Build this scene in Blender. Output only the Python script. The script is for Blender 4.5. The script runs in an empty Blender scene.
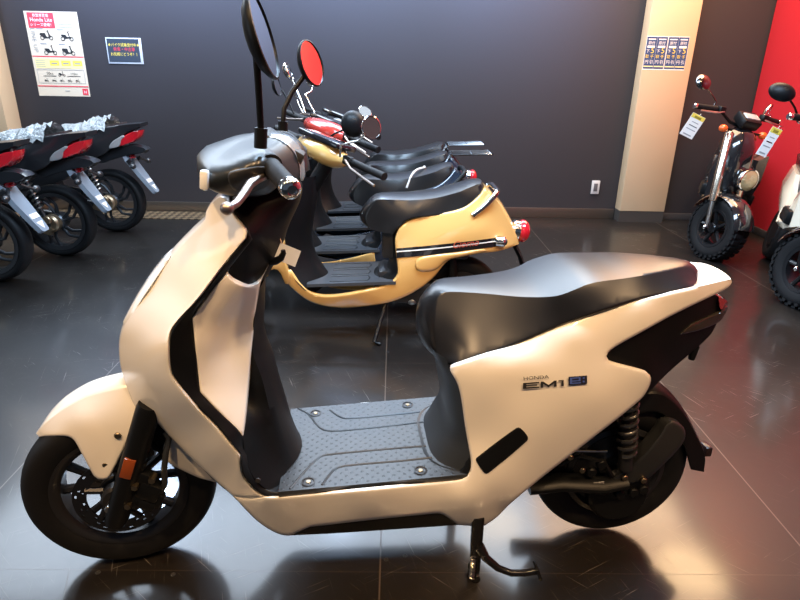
import bpy, bmesh, random
import numpy as np
from math import *
from mathutils import Vector, Matrix
from mathutils.geometry import delaunay_2d_cdt
random.seed(7)
SC = bpy.context.scene
COL = SC.collection
# ------------------------------------------------------------------ camera
FPX = 590.0; CH = 1.25; PITCH = radians(21.4); ROLL = asin(.02); CYAW = radians(-0.9)
_f = Vector((sin(-CYAW)*cos(PITCH), cos(CYAW)*cos(PITCH), -sin(PITCH)))
_r0 = Vector((cos(CYAW), sin(CYAW), 0)); _u0 = _r0.cross(_f)
_r = _r0*cos(ROLL)+_u0*sin(ROLL); _u = _u0*cos(ROLL)-_r0*sin(ROLL)
CAMP = Vector((0, 0, CH))
cam = bpy.data.cameras.new('camera'); camo = bpy.data.objects.new('camera', cam); COL.objects.link(camo)
cam.sensor_width = 36; cam.lens = FPX/800*36; cam.clip_start = .02
m = Matrix.Identity(4)
for i in range(3):
    m[i][0] = _r[i]; m[i][1] = _u[i]; m[i][2] = -_f[i]; m[i][3] = CAMP[i]
camo.matrix_world = m
SC.camera = camo
# ------------------------------------------------------------------ world, lights, exposure
SC.view_settings.view_transform = 'Standard'; SC.view_settings.look = 'None'
SC.view_settings.exposure = 0.0; SC.view_settings.gamma = 1; SC.view_settings.use_curve_mapping = False
w = bpy.data.worlds.new('world'); SC.world = w; w.use_nodes = True
w.node_tree.nodes['Background'].inputs[0].default_value = (.55, .72, 1, 1)
w.node_tree.nodes['Background'].inputs[1].default_value = .10
def area(name, loc, size, power, col, rot=(0, 0, 0)):
    l = bpy.data.lights.new(name, 'AREA'); l.shape = 'RECTANGLE'; l.size, l.size_y = size
    l.energy = power; l.color = col
    o = bpy.data.objects.new(name, l); o.location = loc; o.rotation_euler = rot; COL.objects.link(o); return o
def spot(name, loc, tgt, power, col, ang=60, blend=.6, rad=.04):
    l = bpy.data.lights.new(name, 'SPOT'); l.energy = power; l.color = col; l.spot_size = radians(ang)
    l.spot_blend = blend; l.shadow_soft_size = rad
    o = bpy.data.objects.new(name, l); o.location = loc
    o.rotation_euler = (Vector(tgt)-Vector(loc)).to_track_quat('-Z', 'Y').to_euler(); COL.objects.link(o); return o
WARM = (1, .64, .33); COOL = (.62, .80, 1)
area('ceiling_light_panel', (-1.2, 4.45, 2.97), (5.4, 1.5), 330, (.72, .85, 1))
area('ceiling_light_panel', (2.25, 4.4, 2.97), (1.5, 1.5), 95, (1, .66, .42))
area('ceiling_light_panel', (.3, 1.9, 2.97), (2.6, .8), 240, (.55, .76, 1))
for x in (-3.4, -2.3, -1.2, -.1, 1.0):
    spot('wall_washer', (x, 4.1, 2.95), (x+.1, 5.33, 2.15), 520 if x > -3 else 160, (.34, .52, 1), 66, 1, .06)
spot('added_floor_glow', (-2.3, 4.9, 2.92), (-1.35, 2.3, 0), 260, (.5, .68, 1), 32, .9, .12)  # added spot without a known fixture, makes the bluish glow on the left floor
spot('added_floor_glow', (-.5, 4.9, 2.92), (-.3, 2.0, 0), 120, (.5, .68, 1), 22, .9, .12)  # second added spot, brightens the floor behind the main scooter
area('window_daylight', (-4.6, .9, 1.7), (2.2, 1.6), 22, (.75, .88, 1), (0, radians(-90), 0))
for x, y in ((-1.9, .1), (-.7, -.1), (.6, -.05), (1.7, .1)):
    spot('warm_downlight', (x, y, 2.9), (x*.45, 1.35, .3), 170, WARM, 58, .8, .05)
for x, y, p_ in ((2.75, 4.05, 15), (1.04, 4.67, 10), (2.7, 4.95, 7)):
    area('round_warm_lamp', (x, y, 2.94), (.6, .6), p_, (1, .68, .3)).data.shape = 'DISK'
spot('warm_downlight', (2.6, 3.6, 2.9), (2.2, 4.9, 1.3), 60, WARM, 80, .8, .05)
spot('warm_downlight', (2.4, 2.2, 2.9), (2.3, 3.9, .7), 45, WARM, 70, .7, .05)
spot('warm_downlight', (1.2, 1.5, 2.9), (.4, 2.7, .5), 70, WARM, 60, .7, .05)
# ------------------------------------------------------------------ pixel helpers: photo point at a known lateral plane -> local metres
class Frame:
    def __init__(s, o, yaw=0):
        s.o = Vector(o); s.yaw = yaw
        s.ex = Vector((cos(yaw), sin(yaw), 0)); s.ey = Vector((-sin(yaw), cos(yaw), 0))
    def S(s, px, py, y):
        d = _f+_r*((px-400)/FPX)+_u*((300-py)/FPX)
        t = ((s.o-CAMP).dot(s.ey)+y)/d.dot(s.ey)
        p = CAMP+d*t-s.o
        return Vector((p.dot(s.ex), y, p.z))
    def Z(s, px, py, z):
        d = _f+_r*((px-400)/FPX)+_u*((300-py)/FPX)
        p = CAMP+d*((z-CH)/d.z)-s.o
        return Vector((p.dot(s.ex), p.dot(s.ey), z))
# ------------------------------------------------------------------ materials
MATS = {}
def mat(name, col, rough=.5, metal=0., coat=0., spec=.5, bump=None, trans=0., emit=0., alpha=1., sheen=0.):
    if name in MATS: return MATS[name]
    m = bpy.data.materials.new(name); m.use_nodes = True; n = m.node_tree.nodes; b = n['Principled BSDF']
    b.inputs['Base Color'].default_value = (*col, 1); b.inputs['Roughness'].default_value = rough
    b.inputs['Metallic'].default_value = metal; b.inputs['Coat Weight'].default_value = coat
    b.inputs['Coat Roughness'].default_value = .05
    b.inputs['Specular IOR Level'].default_value = spec; b.inputs['Transmission Weight'].default_value = trans
    b.inputs['Alpha'].default_value = alpha; b.inputs['Sheen Weight'].default_value = sheen
    if emit:
        b.inputs['Emission Color'].default_value = (*col, 1); b.inputs['Emission Strength'].default_value = emit
    if bump:
        L = m.node_tree.links
        tc = n.new('ShaderNodeTexCoord'); nz = n.new('ShaderNodeTexNoise'); bp = n.new('ShaderNodeBump')
        nz.inputs['Scale'].default_value = bump[0]; nz.inputs['Detail'].default_value = 4
        bp.inputs['Strength'].default_value = bump[1]; bp.inputs['Distance'].default_value = bump[2] if len(bump) > 2 else .002
        L.new(tc.outputs['Object'], nz.inputs['Vector']); L.new(nz.outputs['Fac'], bp.inputs['Height'])
        L.new(bp.outputs['Normal'], b.inputs['Normal'])
    MATS[name] = m; return m
PEARL = mat('pearl_white_paint', (.80, .76, .69), .28, coat=.8)
BLACKP = mat('matte_black_plastic', (.0045, .005, .006), .42, spec=.22, bump=(900, .15, .0004))
DARKP = mat('dark_grey_plastic', (.02, .021, .023), .38, spec=.4, bump=(700, .1, .0004))
HOODP = mat('satin_grey_plastic', (.012, .015, .017), .33)
SEATM = mat('black_seat_vinyl', (.0085, .0085, .0095), .30, spec=.62, bump=(600, .04, .0004))
RUB = mat('tyre_rubber', (.007, .007, .008), .6, spec=.25, bump=(220, .2, .001))
RIMM = mat('black_alloy', (.014, .014, .016), .35, spec=.5)
STEEL = mat('brushed_steel', (.55, .54, .52), .28, 1)
CHROME = mat('chrome', (.85, .84, .82), .08, 1)
DISCM = mat('brake_disc_steel', (.10, .10, .105), .35, 1)
GOLDB = mat('zinc_bolt', (.30, .24, .16), .35, 1)
DCHR = mat('dark_chrome', (.20, .20, .205), .15, 1)
ORANGE = mat('amber_reflector', (.26, .055, .012), .15, coat=.5)
REDL = mat('red_lens', (.55, .01, .02), .1, coat=1)
CLEARL = mat('clear_lens', (.85, .88, .9), .06, coat=1, spec=.8)
LENSA = mat('smoky_clear_lens', (.03, .026, .022), .12, coat=1)
MIRR = mat('mirror_glass', (.85, .88, .9), .02, 1)
PAPER = mat('white_paper', (.8, .78, .74), .7)
INK = mat('black_ink', (.02, .02, .022), .5)
BLUEB = mat('blue_badge', (.07, .12, .42), .3)
CREAM = mat('custard_cream_paint', (.74, .45, .15), .2, coat=1)
# ------------------------------------------------------------------ mesh builder
class MB:
    def __init__(s): s.v = []; s.f = []
    def add(s, vs, fs):
        o = len(s.v); s.v += [tuple(v) for v in vs]; s.f += [tuple(i+o for i in f) for f in fs]; return s
    def box(s, c, d, rot=None, bev=0.0):
        bm = bmesh.new(); bmesh.ops.create_cube(bm, size=1)
        for v in bm.verts: v.co = Vector((v.co.x*d[0], v.co.y*d[1], v.co.z*d[2]))
        if bev: bmesh.ops.bevel(bm, geom=bm.edges[:], offset=bev, segments=2, affect='EDGES', profile=.5)
        M = Matrix.Translation(Vector(c)) @ (rot.to_4x4() if rot else Matrix.Identity(4))
        bm.verts.index_update()
        vs = [M @ v.co for v in bm.verts]; fs = [[v.index for v in f.verts] for f in bm.faces]; bm.free()
        return s.add(vs, fs)
    def tube(s, pts, rad, n=10, caps=True, sx=1.0):
        pts = [Vector(p) for p in pts]; k = len(pts)
        if not hasattr(rad, '__len__'): rad = [rad]*k
        vs = []; fs = []; ref = None
        for i, p in enumerate(pts):
            t = (pts[min(i+1, k-1)]-pts[max(i-1, 0)]).normalized()
            if ref is None:
                ref = Vector((0, 0, 1)) if abs(t.z) < .9 else Vector((0, 1, 0))
            a = ref-t*ref.dot(t)
            if a.length < 1e-6: a = t.orthogonal()
            a.normalize(); b = t.cross(a); ref = a
            for j in range(n):
                q = 2*pi*j/n; vs.append(p+(a*cos(q)*sx+b*sin(q))*rad[i])
        for i in range(k-1):
            for j in range(n):
                fs.append((i*n+j, i*n+(j+1) % n, (i+1)*n+(j+1) % n, (i+1)*n+j))
        if caps: fs.append(tuple(range(n))[::-1]); fs.append(tuple(range((k-1)*n, k*n)))
        return s.add(vs, fs)
    def lathe(s, prof, c, axis=(0, 1, 0), n=48, close=False):
        # prof: (radius, offset along axis)
        ax = Vector(axis).normalized(); a = ax.orthogonal().normalized()
        if abs(ax.y) > .5: a = (Vector((0, 0, 1))-ax*ax.z).normalized()
        b = ax.cross(a); c = Vector(c); vs = []; fs = []; k = len(prof)
        for r, h in prof:
            for j in range(n):
                q = 2*pi*j/n; vs.append(c+ax*h+(a*cos(q)+b*sin(q))*r)
        for i in range(k if close else k-1):
            i2 = (i+1) % k
            for j in range(n):
                fs.append((i*n+j, i*n+(j+1) % n, i2*n+(j+1) % n, i2*n+j))
        return s.add(vs, fs)
    def ball(s, c, r, n=16, M=None):
        r = r if hasattr(r, '__len__') else (r, r, r); c = Vector(c); vs = []; fs = []; h = n//2
        for i in range(h+1):
            th = pi*i/h
            for j in range(n):
                q = 2*pi*j/n; p = Vector((r[0]*sin(th)*cos(q), r[1]*sin(th)*sin(q), r[2]*cos(th)))
                vs.append(c+(M @ p if M else p))
        for i in range(h):
            for j in range(n): fs.append((i*n+j, i*n+(j+1) % n, (i+1)*n+(j+1) % n, (i+1)*n+j))
        return s.add(vs, fs)
    def cyl(s, p, q, r, n=20, bev=.0):
        p = Vector(p); q = Vector(q); L = (q-p).length
        b = min(bev, r*.4, L*.3)
        prof = [(1e-5, 0), (r-b, 0), (r, b), (r, L-b), (r-b, L), (1e-5, L)] if b else [(1e-5, 0), (r, 0), (r, L), (1e-5, L)]
        return s.lathe(prof, p, (q-p).normalized(), n)
    def prism(s, poly, y0, y1):
        k = len(poly); vs = [(x, y0, z) for x, z in poly]+[(x, y1, z) for x, z in poly]
        fs = [tuple(range(k)), tuple(range(k, 2*k))[::-1]]+[(i, (i+1) % k, k+(i+1) % k, k+i) for i in range(k)]
        return s.add(vs, fs)
    def loft(s, rings, caps=True, closed=True):
        n = len(rings[0]); vs = [p for r in rings for p in r]; fs = []
        for i in range(len(rings)-1):
            for j in range(n if closed else n-1):
                fs.append((i*n+j, i*n+(j+1) % n, (i+1)*n+(j+1) % n, (i+1)*n+j))
        if caps: fs.append(tuple(range(n))); fs.append(tuple(range((len(rings)-1)*n, len(rings)*n)))
        return s.add(vs, fs)
    def xform(s, M):
        s.v = [tuple(M @ Vector(v)) for v in s.v]; return s
    def build(s, name, m, parent=None, ang=38, label=None):
        me = bpy.data.meshes.new(name); me.from_pydata(s.v, [], s.f); me.update()
        bm = bmesh.new(); bm.from_mesh(me)
        bmesh.ops.remove_doubles(bm, verts=bm.verts[:], dist=2e-5)
        bmesh.ops.recalc_face_normals(bm, faces=bm.faces[:]); bm.to_mesh(me); bm.free()
        if ang:
            me.shade_smooth(); me.set_sharp_from_angle(angle=radians(ang))
        me.materials.append(m)
        o = bpy.data.objects.new(name, me); COL.objects.link(o)
        if parent: o.parent = parent
        if label: o['label'] = label
        return o
def thing(name, label, cat, loc=(0, 0, 0), yaw=0, group=None, rot=None):
    o = bpy.data.objects.new(name, None); o.empty_display_size = .1; COL.objects.link(o)
    o.location = loc; o.rotation_euler = rot if rot else (0, 0, yaw); o['label'] = label; o['category'] = cat
    if group: o['group'] = group
    return o
def tag(o, label, cat, group=None):
    o['label'] = label; o['category'] = cat
    if group: o['group'] = group
    return o
def struct(o): o['kind'] = 'structure'; return o
def spline(pts, step=4.0, closed=True):
    """Catmull-Rom through (px,py,sharp,bx,bz) points -> dense points (px,py,bx,bz)"""
    P = []
    for p in pts:
        p = tuple(p); P.append((p[0], p[1], p[2] if len(p) > 2 else 0, p[3] if len(p) > 3 else None, p[4] if len(p) > 4 else 0))
    n = len(P); out = []
    for i in range(n if closed else n-1):
        p1 = P[i]; p2 = P[(i+1) % n]
        p0 = P[i-1] if (closed or i > 0) else p1
        p3 = P[(i+2) % n] if (closed or i+2 < n) else p2
        a = Vector(p1[:2]); b = Vector(p2[:2]); L = (b-a).length
        t1 = (b-Vector(p0[:2])) if not p1[2] else (b-a)
        t2 = (Vector(p3[:2])-a) if not p2[2] else (b-a)
        if t1.length > 1e-6: t1 = t1.normalized()*L
        if t2.length > 1e-6: t2 = t2.normalized()*L
        k = max(1, int(round(L/step)))
        for j in range(k):
            t = j/k; h = 2*t**3-3*t*t+1, t**3-2*t*t+t, -2*t**3+3*t*t, t**3-t*t
            q = a*h[0]+t1*h[1]+b*h[2]+t2*h[3]
            if p1[3] is not None and p2[3] is not None:
                out.append((q.x, q.y, p1[3]*(1-t)+p2[3]*t, p1[4]*(1-t)+p2[4]*t, True))
            else:
                out.append((q.x, q.y, p1[3] if j == 0 else None, p1[4], False))
    if not closed: out.append((P[-1][0], P[-1][1], P[-1][3], P[-1][4], False))
    return out   # last flag: the edge from here to the next point is bridged
class RBF:
    def __init__(s, ctrl, reg=1e-4):
        c = np.array(ctrl, float); s.x = c[:, :2]/100; n = len(c)
        K = s.k(np.linalg.norm(s.x[:, None]-s.x[None], axis=2))+np.eye(n)*reg
        P = np.hstack([np.ones((n, 1)), s.x]); A = np.zeros((n+3, n+3)); A[:n, :n] = K; A[:n, n:] = P; A[n:, :n] = P.T
        s.w = np.linalg.solve(A, np.concatenate([c[:, 2], np.zeros(3)]))
    @staticmethod
    def k(r): return r*r*np.log(r+1e-9)
    def __call__(s, q):
        q = np.atleast_2d(np.array(q, float))/100
        K = s.k(np.linalg.norm(q[:, None]-s.x[None], axis=2))
        return K @ s.w[:-3]+np.hstack([np.ones((len(q), 1)), q]) @ s.w[-3:]
def seg_dist(q, A, B):
    d = B-A; L = (d*d).sum(1)+1e-12
    t = np.clip(((q[:, None]-A[None])*d[None]).sum(2)/L[None], 0, 1)
    return np.linalg.norm(q[:, None]-(A[None]+d[None]*t[..., None]), axis=2).min(1)
def inside(q, P):
    x, y = q[:, 0], q[:, 1]; r = np.zeros(len(q), bool); n = len(P)
    for i in range(n):
        a = P[i]; b = P[(i+1) % n]
        if a[1] == b[1]: continue
        c = ((a[1] > y) != (b[1] > y)) & (x < (b[0]-a[0])*(y-a[1])/(b[1]-a[1])+a[0]); r ^= c
    return r
def panel(F, contour, hw, lip=.02, rpx=3.0, rm=.006, grid=7, step=4, off=0., mirror=True, nb=8, mb=None):
    """A moulded panel: outline traced on the near side, half-width field hw (RBF / constant), rim folded inwards, mirrored about the vehicle's centre plane."""
    mb = mb or MB()
    if not callable(hw):
        cst = hw; hw = (lambda q: np.full(len(q), cst)) if not hasattr(cst, '__len__') else RBF(cst)
    C = spline(contour, step); B = np.array([[c[0], c[1]] for c in C]); n = len(B)
    Bn = np.roll(B, -1, 0); free = np.array([not c[4] for c in C])
    gx = np.arange(B[:, 0].min(), B[:, 0].max(), grid); gy = np.arange(B[:, 1].min(), B[:, 1].max(), grid)
    G = np.array([(x+(grid/2 if j % 2 else 0), y) for j, y in enumerate(gy) for x in gx])
    G = G[inside(G, B)] if len(G) else np.zeros((0, 2))
    if len(G): G = G[seg_dist(G, B, Bn) > max(grid*.45, rpx*1.15)]
    extra = []
    if rpx and free.any():
        area2 = (B[:, 0]*Bn[:, 1]-Bn[:, 0]*B[:, 1]).sum(); sg = 1 if area2 > 0 else -1
        tn = np.roll(B, -1, 0)-np.roll(B, 1, 0); tn /= np.linalg.norm(tn, axis=1)[:, None]+1e-9
        nn = np.stack([-tn[:, 1], tn[:, 0]], 1)*sg
        for k in (.3, .65, 1.05):
            q = B+nn*rpx*k; ok = inside(q, B)
            ok &= seg_dist(q, B, Bn) > rpx*k*.93
            extra.append(q[ok])
    allp = np.vstack([B, G]+extra)
    res = delaunay_2d_cdt([Vector(p) for p in allp], [], [list(range(n))], 1, 1e-4)
    vs, _, fs, ov = res[0], res[1], res[2], res[3]
    Q = np.array([[v.x, v.y] for v in vs]); H = hw(Q)+off
    if rpx and rm and free.any():
        d = seg_dist(Q, B[free], Bn[free]); k = np.clip(1-d/rpx, 0, 1)
        H = H-rm*(1-np.sqrt(np.clip(1-k*k, 0, 1)))
    idx = {}
    for i, o in enumerate(ov):
        for a in o: idx[a] = i
    near = [F.S(q[0], q[1], -max(h, .0005)) for q, h in zip(Q, H)]
    mb.add(near, fs); base = len(mb.v)-len(near)
    def lipf(sign, b0):
        if not lip: return
        v2 = []; bi = [idx[i] for i in range(n)]
        for i in range(n):
            p = near[bi[i]]; y = min(p.y+lip, -.0002); v2.append(Vector((p.x, y*sign, p.z)))
        o = len(mb.v); mb.v += [tuple(v) for v in v2]
        for i in range(n):
            if free[i]: mb.f.append((b0+bi[i], b0+bi[(i+1) % n], o+(i+1) % n, o+i))
    lipf(1, base)
    if mirror:
        mb.add([Vector((p.x, -p.y, p.z)) for p in near], [tuple(reversed(f)) for f in fs]); bm_ = len(mb.v)-len(near)
        lipf(-1, bm_)
        if not free.all():
            rows = {}
            for i in range(n):
                if C[i][2] is None: continue
                p = near[idx[i]]; r = [base+idx[i]]
                for k in range(1, nb):
                    t = -1+2*k/nb; g = 1-t*t
                    mb.v.append((p.x+C[i][2]*g, -p.y*t, p.z+C[i][3]*g)); r.append(len(mb.v)-1)
                r.append(bm_+idx[i]); rows[i] = r
            for i in range(n):
                j = (i+1) % n
                if C[i][4] and i in rows and j in rows:
                    for k in range(nb): mb.f.append((rows[i][k], rows[j][k], rows[j][k+1], rows[i][k+1]))
    return mb
def panel_pair(F, contour, hw, name, m, parent, ang=50, **k):
    k['mirror'] = False
    a = panel(F, contour, hw, **k); b = MB(); b.v = [(x, -y, z) for x, y, z in a.v]; b.f = [tuple(reversed(f)) for f in a.f]
    return a.build(name, m, parent, ang), b.build(name, m, parent, ang)
def text_geo(body, size=1.0, shear=0.0, align='CENTER', spacing=1.0):
    cu = bpy.data.curves.new('lettering', 'FONT'); cu.body = body; cu.size = size; cu.shear = shear
    cu.align_x = align; cu.space_character = spacing; cu.resolution_u = 3
    o = bpy.data.objects.new('lettering', cu); COL.objects.link(o)
    bpy.context.view_layer.update()
    me = bpy.data.meshes.new_from_object(o.evaluated_get(bpy.context.evaluated_depsgraph_get()))
    vs = [v.co.copy() for v in me.vertices]; fs = [tuple(p.vertices) for p in me.polygons]
    bpy.data.objects.remove(o); bpy.data.curves.remove(cu); bpy.data.meshes.remove(me)
    return vs, fs
def cross_rot(axis_y):
    """rotation matrix whose Y axis is axis_y"""
    y = Vector(axis_y).normalized(); z = Vector((0, 0, 1)); x = y.cross(z).normalized(); z = x.cross(y)
    return Matrix((x, y, z)).transposed()
# ================================================================== ROOM
RF = Frame((0, 0, 0))
def node_floor():
    m = bpy.data.materials.new('polished_floor_plates'); m.use_nodes = True; N = m.node_tree.nodes; L = m.node_tree.links
    b = N['Principled BSDF']; tc = N.new('ShaderNodeTexCoord'); sp = N.new('ShaderNodeSeparateXYZ'); L.new(tc.outputs['Object'], sp.inputs[0])
    def math_(op, a, c=None):
        q = N.new('ShaderNodeMath'); q.operation = op
        for i, v in enumerate((a, c)):
            if v is None: continue
            if isinstance(v, (int, float)): q.inputs[i].default_value = v
            else: L.new(v, q.inputs[i])
        return q.outputs[0]
    xs = math_('ADD', sp.outputs['X'], .02); ys = math_('ADD', sp.outputs['Y'], 0.0)
    jx = math_('LESS_THAN', math_('PINGPONG', xs, .6), .0022); jy = math_('LESS_THAN', math_('PINGPONG', ys, .6), .0011)
    j = math_('MAXIMUM', jx, math_('MULTIPLY', jy, .4))
    cx = math_('FLOOR', math_('DIVIDE', xs, 1.2)); cy = math_('FLOOR', math_('DIVIDE', ys, 1.2))
    cb = N.new('ShaderNodeCombineXYZ'); L.new(cx, cb.inputs[0]); L.new(cy, cb.inputs[1])
    wn = N.new('ShaderNodeTexWhiteNoise'); L.new(cb.outputs[0], wn.inputs['Vector'])
    def noise(sc, det=6, vec=None, rough=.6):
        q = N.new('ShaderNodeTexNoise'); q.inputs['Scale'].default_value = sc; q.inputs['Detail'].default_value = det; q.inputs['Roughness'].default_value = rough
        L.new(vec or tc.outputs['Object'], q.inputs['Vector']); return q.outputs['Fac']
    def ramp(v, a, c, lo=0., hi=1.):
        q = N.new('ShaderNodeMapRange'); q.inputs[1].default_value = a; q.inputs[2].default_value = c; q.inputs[3].default_value = lo; q.inputs[4].default_value = hi
        L.new(v, q.inputs[0]); return q.outputs[0]
    big = noise(1.3, 5); fine = noise(28, 6)
    scr = None
    for ang, sc in ((.5, 5), (-.7, 6), (1.9, 4)):
        mp = N.new('ShaderNodeMapping'); mp.inputs['Rotation'].default_value = (0, 0, ang); mp.inputs['Scale'].default_value = (1/(1.2*sc), 1/(40*sc), 1); mp.vector_type = 'TEXTURE'
        L.new(tc.outputs['Object'], mp.inputs[0]); q = ramp(noise(1.0, 3, mp.outputs[0], .5), .66, .71)
        scr = q if scr is None else math_('MAXIMUM', scr, q)
    scr = math_('MULTIPLY', scr, ramp(noise(2.2, 2), .38, .6))
    mix = N.new('ShaderNodeMix'); mix.data_type = 'RGBA'; mix.inputs[6].default_value = (.005, .0042, .004, 1); mix.inputs[7].default_value = (.012, .0098, .0085, 1)
    L.new(math_('ADD', math_('MULTIPLY', wn.outputs[0], .35), math_('MULTIPLY', big, .65)), mix.inputs[0])
    m2 = N.new('ShaderNodeMix'); m2.data_type = 'RGBA'; m2.inputs[7].default_value = (.16, .14, .12, 1); L.new(mix.outputs[2], m2.inputs[6]); L.new(math_('MULTIPLY', scr, .55), m2.inputs[0])
    m3 = N.new('ShaderNodeMix'); m3.data_type = 'RGBA'; m3.inputs[7].default_value = (.06, .045, .034, 1); L.new(m2.outputs[2], m3.inputs[6]); L.new(j, m3.inputs[0])
    L.new(m3.outputs[2], b.inputs['Base Color'])
    b.inputs['Metallic'].default_value = 0; b.inputs['Specular IOR Level'].default_value = .35
    r = math_('ADD', ramp(big, .3, .7, .36, .44), math_('MULTIPLY', fine, .06)); L.new(r, b.inputs['Roughness'])
    b.inputs['Coat Weight'].default_value = .6
    r2 = math_('ADD', ramp(big, .3, .7, .09, .14), math_('MULTIPLY', fine, .05)); r2 = math_('ADD', r2, math_('ADD', math_('MULTIPLY', j, .3), math_('MULTIPLY', scr, .2))); L.new(r2, b.inputs['Coat Roughness'])
    bp = N.new('ShaderNodeBump'); bp.inputs['Strength'].default_value = .05; bp.inputs['Distance'].default_value = .002
    L.new(math_('SUBTRACT', noise(3.5, 3), math_('MULTIPLY', j, .6)), bp.inputs['Height']); L.new(bp.outputs[0], b.inputs['Normal'])
    return m
XL, XR, YB, ZC = -4.7, 3.09, 5.33, 3.0
struct(MB().box(((XL+XR)/2, 1.6, -.05), (XR-XL, 7.6, .1)).build('floor', node_floor(), ang=0))
WALLM = mat('dark_plum_wall_paint', (.026, .022, .025), .55, bump=(60, .08, .002))
REDM = mat('red_wall_paint', (.42, .014, .022), .45, bump=(60, .08, .002))
PILM = mat('beige_pillar_paint', (.60, .42, .26), .5, bump=(25, .1, .003))
struct(MB().box(((XL+XR)/2, YB+.06, 1.5), (XR-XL+.24, .12, 3.0)).build('wall_back', WALLM, ang=0))
struct(MB().box((XR+.06, 1.6, 1.5), (.12, 7.42, 3.0)).build('wall_right', REDM, ang=0))
struct(MB().box((XL-.06, 1.6, 1.5), (.12, 7.42, 3.0)).build('wall_left', WALLM, ang=0))
struct(MB().box(((XL+XR)/2, 1.6, 3.05), (XR-XL, 7.6, .1)).build('ceiling', mat('ceiling_paint', (.6, .6, .6), .8), ang=0))
SKM = mat('steel_skirting', (.23, .19, .16), .3, .85, bump=(30, .2, .002))
struct(MB().box(((XL+2.03)/2, YB-.008, .045), (2.03-XL, .016, .09), bev=.003).build('baseboard_back', SKM))
struct(MB().box(((2.44+XR)/2, YB-.008, .03), (XR-2.44, .016, .06), bev=.003).build('baseboard_back', mat('dark_skirting', (.05, .045, .045), .4)))
struct(MB().box((XR-.008, 2.0, .03), (.016, 6.6, .06), bev=.003).build('baseboard_right', MATS['dark_skirting']))
for px, py in ((98, 573), (173, 575), (386, 560), (405, 556), (388, 352)):
    p = RF.Z(px, py, 0); MB().lathe([(.006, 0), (.0075, .0012), (.005, .0016), (.004, .0006), (1e-5, .0006)], p, (0, 0, 1), 14).build('floor_screw', INK, bpy.data.objects['floor'])
# pillars: painted column on a dark stone foot
pb = MB().box((2.235, YB-.07, 1.55), (.40, .13, 2.9), bev=.004)
pil = struct(pb.build('pillar', PILM))
o = MB().box((2.235, YB-.068, .05), (.398, .128, .1)).build('pillar_base', mat('dark_stone', (.05, .045, .042), .3), pil)
struct(MB().box((-3.52, YB-.1, 1.5), (.6, .2, 3.0), bev=.004).build('pillar', PILM))
# studded metal strip along the back wall
sm = bpy.data.materials.new('studded_brass_plate'); sm.use_nodes = True
N = sm.node_tree.nodes; L = sm.node_tree.links; b = N['Principled BSDF']; b.inputs['Metallic'].default_value = .8; b.inputs['Roughness'].default_value = .38
tc = N.new('ShaderNodeTexCoord'); ck = N.new('ShaderNodeTexChecker'); ck.inputs['Scale'].default_value = 22
ck.inputs['Color1'].default_value = (.50, .36, .22, 1); ck.inputs['Color2'].default_value = (.14, .10, .07, 1)
mp = N.new('ShaderNodeMapping'); mp.inputs['Rotation'].default_value = (0, 0, .7854); L.new(tc.outputs['Object'], mp.inputs[0]); L.new(mp.outputs[0], ck.inputs[0]); L.new(ck.outputs[0], b.inputs['Base Color'])
struct(MB().box((-1.6, YB-.165, .003), (3.6, .27, .006)).build('trim_floor', sm, ang=0))
# wall socket
t = thing('wall_socket', 'small pale wall socket plate low on the dark back wall', 'socket', (1.83, YB, .285))
MB().box((0, -.006, 0), (.072, .012, .12), bev=.003).build('face_plate', mat('pale_plastic', (.55, .53, .52), .4), t)
MB().box((0, -.013, 0), (.034, .006, .07), bev=.002).build('outlet', mat('grey_plastic', (.11, .10, .105), .4), t)
# ---------------------------------------------------------------- posters
class Sheet:
    """flat printed sheet on a wall facing -Y: u right, v up from its centre"""
    def __init__(s, root): s.r = root; s.k = 0
    def quad(s, name, u0, v0, u1, v1, m, d=.0012, label=None):
        s.k += 1; return MB().box(((u0+u1)/2, -.001-d/2-.00002*s.k, (v0+v1)/2), (u1-u0, d, v1-v0)).build(name, m, s.r, 0, label)
    def text(s, name, body, u, v, size, m, rot=0, sx=1, spacing=1.0, align='CENTER', label=None):
        vs, fs = text_geo(body, size, 0, align, spacing); c, sn = cos(rot), sin(rot); s.k += 1
        P = [(u+(p.x*sx*c-p.y*sn), -.0032-.00002*s.k, v+(p.x*sx*sn+p.y*c)) for p in vs]
        return MB().add(P, fs).build(name, m, s.r, 0, label)
RED = mat('print_red', (.72, .05, .075), .5); YEL = mat('print_yellow', (.85, .62, .08), .5); GREY = mat('print_grey', (.3, .3, .3), .6)
PCREAM = mat('poster_paper', (.70, .58, .44), .55); PALEY = mat('print_pale_yellow', (.82, .68, .30), .6); WHT = mat('print_white', (.85, .83, .8), .6)
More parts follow.
